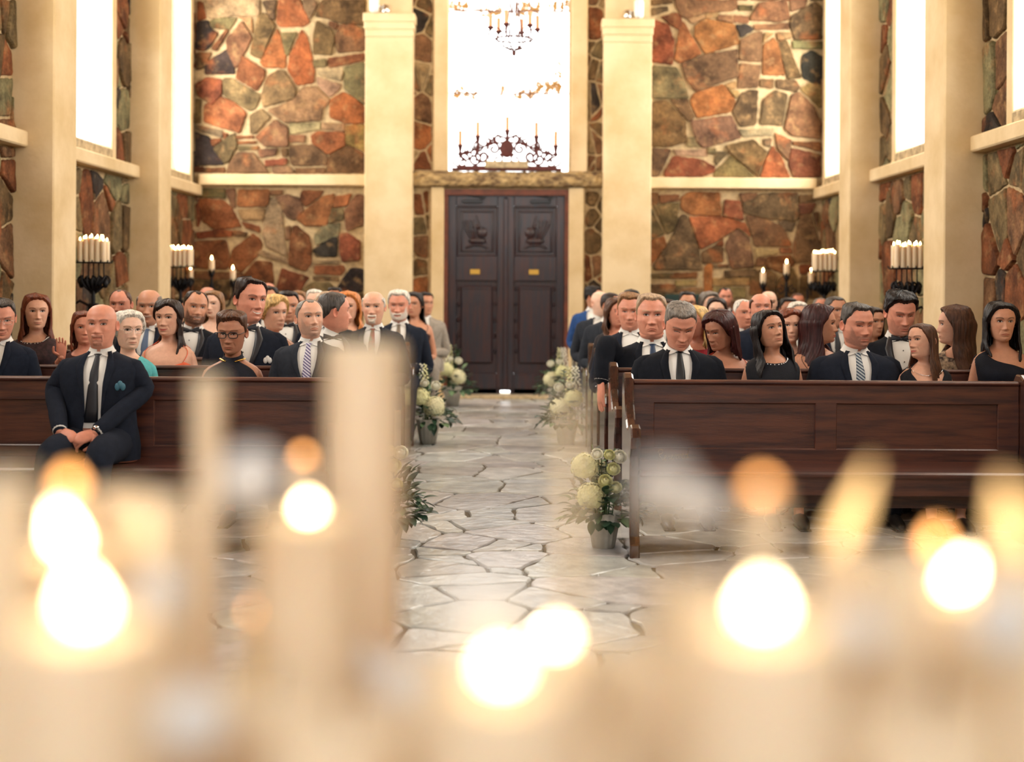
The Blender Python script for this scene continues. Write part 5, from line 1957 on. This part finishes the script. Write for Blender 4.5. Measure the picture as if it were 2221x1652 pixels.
        # lapels
        for sd in (1, -1):
            l = MB()
            lz = np.linspace(-.152, vz[-1] if not d.get('open_v') else -.50, 14)
            vxs = np.interp(-lz, -np.array(vz), np.array(vx))
            wl = np.interp(-lz, [.152, .19, .235, .245, .47], [.018, .030, .046, .040, .008])
            q = np.linspace(0, 1, 5)[None]
            Xl = vxs[:, None] - .002 + wl[:, None] * q
            Wl = (f.tab(f.W, lz) + .016)[:, None]
            PHl = np.arcsin(np.clip(Xl / Wl, 0, .98) ** (1 / f.tab(ET, lz)[:, None]))
            offl = np.interp(-lz, [.15, .18, .21, .25, .4, .6], [.007, .010, .016, .018, .016, .018])[:, None] + .004 + .004 * np.sin(q * PI)
            l.grid(f.pos(lz[:, None] + 0 * q, sd * PHl, offl, feats=False), flip=sd < 0)
            lo = l.build('lapel', cmat('silk', (.012, .013, .02)) if cl == 'tux' else cm, jo)
            md = lo.modifiers.new('thickness', 'SOLIDIFY')
            md.thickness = .003
        # shirt with collar
        sh_ = MB()
        sz = np.linspace(-.148, -.56 if d.get('open_v') else -.49, 16)
        xx = np.linspace(-1, 1, 13)[None] * (np.interp(-sz, -np.array(vz), np.array(vx)) + .016)[:, None]
        PHs = np.sign(xx) * np.arcsin(np.clip(np.abs(xx) / (f.tab(f.W, sz) + .004)[:, None], 0, .98) ** (1 / f.tab(ET, sz)[:, None]))
        sh_.grid(f.pos(sz[:, None] + 0 * xx, PHs, .006, feats=False))
        cph = np.radians(np.linspace(9, 351, 61))
        bot = -.162 - .024 * (G(np.degrees(cph) - 22, 13) + G(np.degrees(cph) - 338, 13))
        tz_ = np.linspace(0, 1, 6)[:, None]
        Zc = -.136 * (1 - tz_) + bot[None] * tz_
        ofc = .0035 + .010 * tz_ + 0 * Zc
        sh_.grid(f.pos(Zc, cph[None] + 0 * Zc, ofc, feats=False))
        sh_.grid(f.pos(Zc[:3], cph[None] + 0 * Zc[:3], .001, feats=False), flip=True)
        for sd in (1, -1):
            _, el, wr = arms[sd]
            dv = (Vector(el) - Vector(wr)).normalized()
            sh_.tube([Vector(wr) + dv * .003, Vector(wr) + dv * .045], [ar * .86, ar * .90], 14, rnd=False)
        so = sh_.build('shirt', M['fabric_white'], e)
        # tie or bow tie
        tie = d.get('tie', 'bow' if cl == 'tux' else 'plain')
        tb = MB()
        if tie == 'bow':
            tm = cmat('silk', d.get('tc', (.012, .013, .02)))
            c0 = f.pos(np.array([-.168]), np.array([0.0]), .014, feats=False)[0]
            for sd in (1, -1):
                q = np.linspace(0, 1, 6)
                Pb = np.zeros((6, 8, 3))
                for i, t_ in enumerate(q):
                    for k in range(8):
                        a = 2 * PI * k / 8
                        hh = (.008 + .018 * t_ ** .8) * s
                        Pb[i, k] = (c0[0] + sd * (.006 + .052 * t_) * s, c0[1] + (.006 * math.cos(a)) * (1.1 - .5 * t_) - .006 * t_, c0[2] + hh * math.sin(a))
                tb.grid(Pb, wrap=True)
                tb.add([tuple(x_) for x_ in Pb[-1]], [tuple(range(8))])
            tb.sphere(tuple(c0), (.010 * s, .009 * s, .010 * s), 8, 6)
            tb.build('bow_tie', tm, so)
            stb = MB()
            for zz in (-.23, -.29, -.35):
                stb.sphere(tuple(f.pos(np.array([zz]), np.array([0.0]), .009, feats=False)[0]), .0045, 8, 6)
            stb.build('shirt_stud', M['black'], so)
        elif tie:
            tm = {'plain': cmat('silk', d.get('tc', (.014, .016, .024)))}.get(tie)
            if tie == 'stripe':
                tm = stripe_mat(*d['sc'])
            if tie == 'pattern':
                tm = mat('patterned_silk', srgb(150, 70, 60), .5, vary=1, scale=45, col2=srgb(110, 120, 90), detail=1)
            zk = np.array([-.160, -.172, -.184, -.190, -.26, -.36, -.46, -.53 if d.get('open_v') else -.48])
            wk = np.array([.017, .015, .011, .013, .021, .027, .033, .035])
            lx = np.array([0, 0, 0, 0, d.get('tsw', 0) * .1, d.get('tsw', 0) * .4, d.get('tsw', 0) * .8, d.get('tsw', 0)])
            q = np.linspace(-1, 1, 7)[None]
            Xt = wk[:, None] * q + lx[:, None]
            PHt = np.sign(Xt) * np.arcsin(np.clip(np.abs(Xt) / f.tab(f.W, zk)[:, None], 0, .98) ** (1 / f.tab(ET, zk)[:, None]))
            of = np.array([.012, .017, .014, .011, .011, .011, .011, .011])[:, None] + .003 * (1 - q ** 2)
            tb.grid(f.pos(zk[:, None] + 0 * q, PHt, of, feats=False), flip=False)
            to = tb.build('necktie', tm, so)
            md = to.modifiers.new('thickness', 'SOLIDIFY')
            md.thickness = .004
        if d.get('square'):
            q_ = MB()
            c0 = f.pos(np.array([-.335]), np.array([-.62]), .022, feats=False)[0]
            for k in range(3):
                q_.sphere((c0[0] + .014 * (k - 1), c0[1] + .002, c0[2] + .012 * (1 - abs(k - 1))), (.014, .007, .02), 8, 6)
            q_.build('pocket_square', M['fabric_white'] if d['square'] == 1 else cmat('silk', srgb(60, 110, 130)), jo)
        tr = MB()
        for sd in (1, -1):
            pts, rr = smooth_path([(sd * .085, -.03, seat + .09), (sd * .11, .2, seat + .09), (sd * .12, kn, seat + .06), (sd * .115, kn + .03, .28), (sd * .11, kn + .02, .09)],
                                  [.10, .088, .070, .062, .055], 4)
            tr.tube(pts, rr, 12)
        tr.build('trousers', cm, e)
    else:
        col = d.get('cc', srgb(26, 28, 38))
        cm = cmat('lace' if cl == 'lace' else 'cloth', col)
        g = MB()
        n_ = 72
        ph_ = np.linspace(-PI, PI, n_, endpoint=False)
        a = np.degrees(np.abs(ph_))
        sgn = ph_
        if cl == 'halter':
            top = np.interp(a, [0, 22, 40, 62, 80, 110, 150, 180], [-.148, -.155, -.20, -.255, -.31, -.36, -.36, -.36])
        elif cl == 'spaghetti':
            top = np.interp(a, [0, 20, 45, 80, 120, 180], [-.315, -.305, -.285, -.31, -.35, -.36])
        elif cl == 'vneck':
            top = np.interp(a, [0, 10, 30, 50, 62, 90, 120, 180], [-.345, -.31, -.235, -.195, -.19, -.245, -.23, -.20])
        elif cl == 'oneshoulder':
            dg = np.degrees(ph_)
            top = np.interp(dg, [-180, -120, -90, -60, -20, 20, 50, 66, 90, 120, 180], [-.26, -.30, -.325, -.310, -.275, -.235, -.195, -.185, -.25, -.21, -.26])
        else:
            top = np.interp(a, [0, 20, 45, 70, 90, 130, 180], [-.215, -.208, -.186, -.176, -.176, -.172, -.170])
        t = np.linspace(0, 1, 22)[:, None] ** 1.1
        Zg = top[None] * (1 - t) + (body_z + .01) * t
        fold = .003 * np.sin(ph_[None] * 8 + Zg * 25) * SM((-Zg - .35) / .1)
        g.grid(f.pos(Zg, ph_[None] + 0 * Zg, .006 + fold, feats=False), wrap=True)
        if cl in ('spaghetti', 'vneck'):
            for sd in (1, -1):
                zz = np.linspace(-.29, -.168, 8)
                wl = .006 if cl == 'spaghetti' else .016
                for part_ in (1, -1):       # front and back run of the strap
                    ph_s = np.radians(np.interp(zz, [-.29, -.19, -.168], [40, 62, 88]))
                    if part_ < 0:
                        ph_s = PI - ph_s
                    A_ = f.pos(zz, sd * (ph_s - wl * 3), .008, feats=False)
                    B_ = f.pos(zz, sd * (ph_s + wl * 3), .008, feats=False)
                    g.grid(np.stack([A_, B_]))
        if cl == 'halter':
            zz = np.linspace(-.146, -.165, 4)[:, None]
            pc = np.linspace(-PI, PI, 40, endpoint=False)[None]
            g.grid(f.pos(zz + 0 * pc, pc + 0 * zz, .006, feats=False), wrap=True)
        if cl in ('sleeved', 'lace') or d.get('sleeves'):
            for sd in (1, -1):
                sh, el, wr = arms[sd]
                m_ = tuple((sh[i] + el[i]) / 2 for i in range(3))
                chain = [(sd * (wdt - ar * 1.9), -.01, zsh + .012), sh, m_, el, tuple(el[i] * .5 + wr[i] * .5 for i in range(3))]
                pts, rr = smooth_path(chain, [ar * .9, ar * 1.36, ar * 1.22, ar * 1.1, ar * 1.05], 4)
                g.tube(pts, rr, 12)
        go = g.build('dress', cm, e)
        if cl not in ('sleeved', 'lace'):
            md = go.modifiers.new('thickness', 'SOLIDIFY')
            md.thickness, md.offset = .003, 1
        tr = MB()
        for sd in (1, -1):
            pts, rr = smooth_path([(sd * .07, -.03, seat + .09), (sd * .08, .2, seat + .085), (sd * .085, kn, seat + .05)], [.11, .09, .072], 4)
            tr.tube(pts, rr, 10)
        tr.box(-.09, .09, -.02, kn - .02, seat + .02, seat + .13, 0, bev=.03)
        tr.build('skirt', cm, e)
    for sd in (1, -1):
        so_ = MB()
        x_ = sd * (.08 if f.fem else .11)
        so_.tube([(x_, kn - .02, .04), (x_, kn + .07, .045), (x_, kn + .15, .032), (x_, kn + .21, .024)], [.036, .040, .036, .022], 10, flat=.85)
        if f.fem:
            so_.tube([(x_, kn - .04, .04), (x_, kn - .045, .006)], [.012, .006], 6)
        so_.box(x_ - .034, x_ + .034, kn + .0, kn + .21, .0, .012, 0, bev=.005)
        so_.build('shoe', M['shoe'], e)
    # ---------- extras
    if d.get('glasses'):
        g = MB()
        gm = M['black'] if d['glasses'] == 1 else M['silver']
        w_, h_, th = (.026, .017, .0026) if d['glasses'] == 1 else (.024, .015, .0012)
        for sd in (-1, 1):
            pts = []
            for k in range(20):
                a = 2 * PI * k / 20
                cc, ss = math.cos(a), math.sin(a)
                X_ = sd * .034 + w_ * math.copysign(abs(cc) ** .6, cc)
                Z_ = -.002 + h_ * math.copysign(abs(ss) ** .6, ss)
                pts.append(f.place(np.array([[X_, .098 - .25 * abs(X_) ** 1.0 * .25, Z_]]), np.array([.1]))[0])
            g.tube(pts, th * s, 6, closed=True)
            g.tube([f.place(np.array([q_]), np.array([.1]))[0] for q_ in ((sd * .060, .094, .004), (sd * .074, .07, .004), (sd * .080, .0, .006), (sd * .078, -.03, -.004))], th * .8 * s, 6)
        g.tube([f.place(np.array([q_]), np.array([.1]))[0] for q_ in ((-.009, .098, .002), (0, .101, .004), (.009, .098, .002))], th * .8 * s, 6)
        g.build('glasses', gm, e)
    if d.get('earring'):
        for sd in (-1, 1):
            g = MB()
            c_ = f.place(np.array([[sd * .083, -.012, -.052]]), np.array([.1]))[0]
            g.sphere(tuple(c_), .012, 12, 8)
            g.tube([tuple(c_), tuple(Vector(c_) + Vector((0, 0, .02)))], .0015, 5)
            g.build('earring', M['pearl'], e)
    nk = d.get('necklace')
    if nk:
        g = MB()
        pc = np.radians(np.linspace(-75, 75, 27))
        zz = {'collar': -.170, 'chain': -.190, 'pearls': -.182}[nk] - .028 * G(pc, .7) * (nk != 'collar') - .012 * G(pc, .5)
        Pn = f.pos(zz, pc, .008 if nk != 'collar' else .012, feats=False)
        if nk == 'collar':
            for i, q_ in enumerate(Pn):
                if abs(i - 13) > 3:
                    q2 = Pn[min(i + 1, 26)]
                    g.tube([tuple(q_), tuple(q2)], .011, 6, flat=.4)
        elif nk == 'chain':
            g.tube([tuple(q_) for q_ in Pn], .0014, 5)
            g.sphere(tuple(Pn[13]), .005, 8, 6)
        else:
            for q_ in Pn:
                g.sphere(tuple(q_), .0045, 8, 6)
        g.build('necklace', M['gold' if nk == 'collar' else 'silver'], e)
    if d.get('watch'):
        _, el, wr = arms[d['watch']]
        dv = (Vector(el) - Vector(wr)).normalized()
        g = MB()
        g.tube([Vector(wr) + dv * .0, Vector(wr) + dv * .018], ar * .74, 16, rnd=False)
        n_ = Vector((0, .6, .8))
        n_ = (n_ - dv * n_.dot(dv)).normalized()
        g.sphere(tuple(Vector(wr) + dv * .009 + n_ * ar * .72), (.018, .018, .012), 12, 8)
        g.build('watch', M['silver'], e)
    return e
NAVY, BLACK, CHAR, GREY = srgb(31, 36, 48), srgb(25, 28, 36), srgb(46, 50, 58), srgb(150, 142, 132)
PEOPLE = [
    # ---- left of the aisle
    dict(u=218, v=657, px=96, row=0, Y=7.16, hair='none', sk='r', hc='db', bc='br', beard=('goatee', 'db', .36), yaw=3, pitch=2, wide=1.06, cl='suit', cc=NAVY, open_v=1, tsw=.01, square=2, watch=-1, eyes=.75,
         armL=((.235, .0, .79), (.125, .245, .605), (-.80, .50, -.30), (.35, .60, .72), .62), armR=((-.225, .0, .79), (-.055, .245, .600), (.80, .50, -.30), (-.35, .60, .72), .62), k=.97,
         label='bald man with goatee in a dark suit, hands clasped, alone on the front left pew'),
    dict(u=504, v=677, px=88, row=1, hair='updo', bang=.010, curly=.003, part=1.0, hc='br', fem=1, sk='t', glasses=1, age=.8, frown=1, pitch=-6, yaw=-3, cl='halter', necklace='collar', T=.034, Ts=.016, eyes=.6,
         label='woman in black rimmed glasses and black halter dress with a gold collar'),
    dict(u=672, v=649, px=82, row=1, hair='short', rec=.022, zf=.086, T=.006, Ts=.008, hc='gy', sk='f', beard=('stubble', 'gy', .45), yaw=24, pitch=6, roll=-3, cc=CHAR, tie='stripe', frown=1,
         sc=(srgb(216, 214, 226), srgb(96, 84, 130), 22), gaze=.4, wide=1.0, label='man with cropped receding hair and a lilac striped tie behind the tall candle'),
    dict(u=275, v=674, px=84, row=1, hair='cap', hc='wh', fem=1, sk='p', glasses=2, age=1, yaw=32, cl='sleeved', cc=srgb(96, 190, 196), curly=.006, bang=.0, T=.022,
         label='old woman with short white hair in a turquoise top'),
    dict(u=365, v=650, px=79, row=2, Y=8.85, hair='long', hc='db', fem=1, sk='f', lips=1, yaw=-6, bang=.03, cl='spaghetti', cc=srgb(226, 104, 70), earring=1, L=.26, open=26, lean=.5, Tc=.010,
         smile=.4, label='dark haired woman in a coral strap dress with a big pearl earring'),
    dict(u=76, v=638, px=76, row=2, hair='long', hc='au', fem=1, sk='f', yaw=24, cl='lace', cc=srgb(70, 44, 50), L=.22, necklace='pearls', age=.4, open=-4, label='auburn haired woman in a dark lace dress near the left edge'),
    dict(u=-2, v=646, px=84, row=1, hair='short', hc='dg', sk='r', glasses=2, yaw=24, pitch=-12, smile=.6, label='man with dark grey hair and glasses cut off by the left edge'),
    dict(u=181, v=676, px=70, row=2, Y=8.95, hair='bob', hc='au', fem=1, sk='r', yaw=20, cl='sleeved', cc=srgb(60, 34, 34), armL=((.16, .10, .78), (.06, .24, .88), (.0, .1, 1), (.3, -1, .1), .12),
         label='brown haired woman raising a hand, half hidden behind the bald man in front'),
    dict(u=261, v=627, px=66, row=3, hair='short', rec=.02, zf=.095, T=.006, Ts=.008, hc='br', sk='r', pitch=-2, label='flushed man with thin brown hair whose face shows above the white haired woman'),
    dict(u=323, v=626, px=76, row=3, Y=9.9, k=.98, hair='fringe', hc='gy', sk='m', beard=('mustache', 'gy', .7), frown=1, age=1, yaw=4, pitch=-3, tie='plain', tc=srgb(80, 100, 130), label='bald old man with a grey moustache in a dark suit'),
    dict(u=417, v=630, px=74, row=3, hair='short', hc='db', rec=.03, zf=.088, T=.010, sk='m', beard=('full', 'db', .85), smile=1, teeth=1, yaw=26, roll=6, cl='tux', cc=BLACK, label='smiling man with a full dark beard in a dinner jacket'),
    dict(u=463, v=632, px=55, row=4, hair='bob', hc='lb', fem=1, sk='p', wavy=.05, cl='spaghetti', cc=srgb(150, 110, 90), lips=1, yaw=-8, L=.18, label='young woman with wavy light brown hair behind the bearded man'),
    dict(u=450, v=622, px=50, row=6, hair='none', hc='gy', sk='r', yaw=-10, label='bald head of a man showing above the wavy haired young woman'),
    dict(u=431, v=637, px=46, row=6, Y=12.3, hair='short', hc='db', sk='m', label='dark haired man in a far row right above the bearded man'),
    dict(u=536, v=604, px=94, row=2, Y=9.05, hair='short', hc='db', sk='r', smile=1, teeth=1, yaw=38, roll=4, cl='tux', cc=NAVY, T=.026, Ts=.014, zf=.086, square=1, part=1, wide=1.02,
         label='tall smiling dark haired man in a dinner jacket with a white pocket square'),
    dict(u=590, v=641, px=76, row=3, hair='cap', hc='bl', fem=1, sk='f', yaw=40, bang=.03, cl='spaghetti', cc=srgb(190, 150, 120), T=.03, Ts=.022, age=.3, label='woman with short swept blond hair and bare shoulders'),
    dict(u=624, v=631, px=64, row=4, hair='short', hc='bk', sk='m', yaw=14, cl='tux', cc=BLACK, T=.02, pitch=-4, label='young man with black hair in a dinner jacket behind the blond woman'),
    dict(u=584, v=621, px=54, row=5, hair='short', hc='bk', sk='m', label='black haired man whose hair shows behind the tall smiling man'),
    dict(u=581, v=613, px=48, row=7, hair='none', sk='r', label='bald pink head furthest back behind the tall smiling man'),
    dict(u=719, v=634, px=84, row=2, Y=9.0, hair='short', hc='dg', sk='r', yaw=98, T=.014, Ts=.010, cl='tux', cc=NAVY, turn=18, label='man in a dinner jacket with his head turned away, right of the lilac tie'),
    dict(u=709, v=627, px=70, row=3, hair='short', rec=.02, zf=.098, T=.006, hc='sg', sk='p', pitch=-22, label='sandy haired balding man bending his head, above the man looking away'),
    dict(u=683, v=628, px=54, row=5, hair='short', hc='wh', sk='p', T=.018, label='white haired man in a far row above the cropped receding hair'),
    dict(u=726, v=624, px=44, row=7, hair='short', hc='bk', sk='t', label='black haired head in the far row left of the cream pilaster'),
    dict(u=647, v=631, px=50, row=6, hair='bob', hc='lb', fem=1, sk='f', cl='sleeved', cc=srgb(70, 60, 60), label='light brown haired woman in a far row behind the young man'),
    dict(u=756, v=634, px=62, row=4, hair='bob', hc='st', fem=1, sk='f', wavy=.08, curly=.004, T=.03, Ts=.026, Tc=.028, cl='sleeved', cc=srgb(50, 40, 44), L=.2, age=.5, yaw=-3, label='woman with wavy strawberry blond hair'),
    dict(u=810, v=631, px=70, row=3, hair='fringe', hc='wh', sk='f', beard=('goatee', 'wh', .9), age=1, tie='pattern', yaw=-2, cc=NAVY, ruddy=.6, label='balding man with a white goatee and a patterned red tie'),
    dict(u=866, v=629, px=64, row=5, hair='short', hc='wh', sk='r', beard=('full', 'wh', .95), age=.8, zf=.078, yaw=-4, pitch=-5, T=.022, Ts=.014, eyes=.5, cc=NAVY, tc=srgb(120, 105, 90), label='white haired man with a full white beard at the aisle'),
    dict(u=899, v=634, px=52, row=7, hair='long', hc='bk', fem=1, sk='m', yaw=-14, cl='spaghetti', cc=srgb(60, 40, 40), L=.36, lean=-.5, lips=1, label='woman with long straight black hair at the left side of the aisle'),
    dict(u=921, v=634, px=48, row=8, hair='short', hc='bk', sk='m', cc=GREY, tie=None, yaw=30, label='man in a light grey suit at the far left end of the aisle'),
    # ---- right of the aisle
    dict(u=1472, v=650, px=96, row=1, hair='short', hc='gy', bc='dg', sk='r', pitch=-24, yaw=4, T=.020, Ts=.007, zf=.070, rec=.004, eyes=.15, wide=1.1, tc=(.008, .008, .010), cc=BLACK, frown=.6, label='grey haired man in a black suit and black tie looking down'),
    dict(u=1414, v=637, px=94, row=2, Y=8.95, hair='short', hc='sg', sk='r', fat=.15, frown=1.4, age=.6, yaw=-4, T=.020, Ts=.010, cc=BLACK, wide=1.05, tc=srgb(40, 60, 90),
         armR=None, label='heavy fair haired man whose hand hangs over the pew end at the aisle'),
    dict(u=1367, v=635, px=76, row=3, hair='short', hc='lb', sk='r', yaw=-6, pitch=-6, eyes=.5, T=.024, cc=NAVY, tie=None, label='man with thick light brown hair in a navy jacket behind the heavy man'),
    dict(u=1336, v=647, px=60, row=4, hair='bob', hc='br', fem=1, sk='r', wavy=.10, curly=.006, T=.026, Ts=.026, Tc=.03, yaw=20, cl='sleeved', cc=srgb(40, 36, 40), smile=.6, L=.2, label='woman with curly brown hair in the fifth row at the aisle'),
    dict(u=1321, v=634, px=56, row=5, hair='short', hc='db', sk='m', yaw=62, T=.008, Ts=.004, cc=CHAR, tie=None, label='man with a dark buzz cut in profile at the right side of the aisle'),
    dict(u=1299, v=631, px=52, row=6, hair='none', sk='p', yaw=40, cc=CHAR, tie=None, label='pale bald man at the right side of the aisle'),
    dict(u=1284, v=622, px=46, row=8, hair='short', hc='bk', sk='m', yaw=70, T=.03, Ts=.016, cc=srgb(46, 76, 128), tie=None, label='black haired man in a bright blue suit at the right side of the aisle'),
    dict(u=1370, v=630, px=48, row=6, Y=12.2, hair='short', hc='bk', sk='m', label='dark haired head right above the light brown haired man'),
    dict(u=1513, v=664, px=68, row=2, hair='bob', hc='bl', fem=1, sk='r', yaw=-42, wavy=.06, cl='sleeved', cc=srgb(170, 50, 60), L=.16, label='blond woman in a red dress turned away behind the man looking down'),
    dict(u=1572, v=674, px=80, row=2, Y=8.9, hair='bob', hc='rd', fem=1, sk='t', yaw=-48, pitch=-14, cl='spaghetti', cc=srgb(196, 72, 52), bang=.012, L=.16, T=.03, Ts=.03, Tc=.03, eyes=.35, label='woman with dark red brown hair and a coral dress leaning her head down'),
    dict(u=1676, v=675, px=82, row=1, hair='long', hc='bk', fem=1, sk='m', yaw=20, pitch=12, roll=-8, cl='round', cc=srgb(20, 22, 30), necklace='pearls', L=.50, wavy=.05, T=.026, Ts=.024, Tc=.034, smile=.3, gaze=.5, age=.2,
         label='woman with long wavy black hair in a black dress looking up'),
    dict(u=1651, v=636, px=66, row=3, hair='fringe', Ts=.012, hc='br', sk='r', beard=('mustache', 'br', .9), pitch=6, eyes=.4, label='balding man with a brown moustache looking down his nose'),
    dict(u=1612, v=649, px=60, row=4, hair='short', hc='wh', sk='r', yaw=16, age=1, zf=.095, rec=.01, T=.010, label='white haired man left of the moustached man'),
    dict(u=1556, v=646, px=56, row=5, hair='long', hc='db', fem=1, sk='p', yaw=-12, cl='sleeved', cc=srgb(40, 36, 40), L=.24, lips=1, label='pale young woman with long dark brown hair in the middle rows'),
    dict(u=1537, v=634, px=52, row=6, hair='cap', hc='gy', sk='p', yaw=16, curly=.007, T=.03, Ts=.026, bang=0, cl='suit', label='man with bushy grey hair behind the pale young woman'),
    dict(u=1573, v=623, px=44, row=8, hair='short', hc='db', sk='r', beard=('full', 'db', .7), T=.008, rec=.02, k=1.0, label='ruddy bearded man furthest back, his head above all others'),
    dict(u=1491, v=632, px=52, row=6, hair='short', hc='bk', sk='m', glasses=1, T=.018, label='black haired man with glasses above the man looking down'),
    dict(u=1448, v=650, px=50, row=6, Y=12.3, hair='short', hc='db', sk='m', label='dark haired head between the heavy man and the grey haired man'),
    dict(u=1667, v=631, px=52, row=5, hair='none', sk='p', label='bald pale head behind the moustached man'),
    dict(u=1715, v=670, px=72, row=3, Y=9.05, hair='cap', hc='au', fem=1, sk='f', age=.7, yaw=-4, T=.022, bang=.022, cl='sleeved', cc=srgb(90, 60, 60), label='older woman with short red brown hair'),
    dict(u=1711, v=646, px=52, row=6, hair='updo', hc='bk', fem=1, sk='t', cl='sleeved', cc=srgb(40, 36, 40), label='dark haired woman in a far row, forehead showing'),
    dict(u=1731, v=655, px=56, row=4, hair='cap', hc='wh', sk='f', T=.02, curly=.005, bang=0, cl='suit', label='white haired head right above the short red brown hair'),
    dict(u=1730, v=636, px=40, row=8, hair='short', hc='br', sk='r', T=.006, label='ruddy small head in the rearmost row below the three armed candles'),
    dict(u=1776, v=663, px=80, row=2, Y=8.95, hair='long', hc='rd', fem=1, sk='m', yaw=62, cl='spaghetti', cc=srgb(60, 40, 40), L=.42, T=.030, Ts=.03, Tc=.034, wavy=.02, turn=14, lips=1,
         label='woman with very long dark red hair in profile, bare shoulder'),
    dict(u=1811, v=642, px=64, row=4, hair='short', hc='dg', sk='m', yaw=18, T=.010, age=.6, label='man with cropped grey hair behind the long red hair'),
    dict(u=1780, v=645, px=48, row=7, hair='short', hc='gy', sk='r', zf=.095, T=.004, label='balding head in a far row just left of the cropped grey hair'),
    dict(u=1857, v=658, px=92, row=1, hair='short', hc='dg', sk='r', beard=('stubble', 'dg', .5), yaw=16, pitch=-4, eyes=.15, T=.022, Ts=.010, fat=.08, wide=1.12, tie='stripe', cc=NAVY,
         sc=(srgb(40, 60, 84), srgb(176, 184, 188), 20), label='stubbly man with closed eyes and a dark blue striped tie'),
    dict(u=1893, v=668, px=60, row=3, hair='long', hc='db', fem=1, sk='m', yaw=20, cl='sleeved', cc=srgb(30, 28, 34), L=.3, label='dark haired woman hidden between the striped tie and the bow tie'),
    dict(u=1951, v=632, px=88, row=2, Y=8.85, hair='short', hc='bk', sk='r', pitch=-14, yaw=3, roll=0, T=.034, Ts=.018, curly=.006, cl='tux', cc=BLACK, eyes=.2, beard=('stubble', 'db', .3), zf=.072, wide=.98,
         label='young man with thick dark hair and a black bow tie looking down'),
    dict(u=2008, v=703, px=74, row=1, Y=8.1, hair='long', hc='br', fem=1, sk='f', yaw=-58, pitch=4, roll=-6, cl='vneck', cc=srgb(20, 22, 30), necklace='chain', L=.30, T=.012, Ts=.012, Tc=.012, zf=.084, lips=1, wavy=.01,
         label='girl with long brown hair in a black V neck dress turning her head'),
    dict(u=2078, v=664, px=82, row=2, Y=9.0, hair='long', hc='br', fem=1, sk='f', yaw=-88, cl='lace', cc=srgb(196, 170, 140), L=.42, T=.026, Ts=.024, Tc=.03, wavy=.04, turn=-12, label='woman with long brown hair seen from behind, pale lace shawl'),
    dict(u=2174, v=656, px=84, row=1, Y=8.2, hair='bob', hc='bk', fem=1, sk='m', yaw=-4, cl='oneshoulder', cc=srgb(22, 26, 38), T=.024, Ts=.028, Tc=.028, L=.20, bang=-.0, frown=1, age=.4, wavy=0, part=.9, open=-4,
         label='woman with a black bob in a one shoulder black dress at the right edge'),
]
for d in PEOPLE:
    if d.get('armR', 0) is None:       # the arm laid over the pew end, hand hanging into the aisle
        d['armR'] = ((.30, .12, .97), (.335, .19, .745), (.05, .10, -1), (1, .3, .1), .10)
        d['armL'] = d.pop('armR')
    person(d)
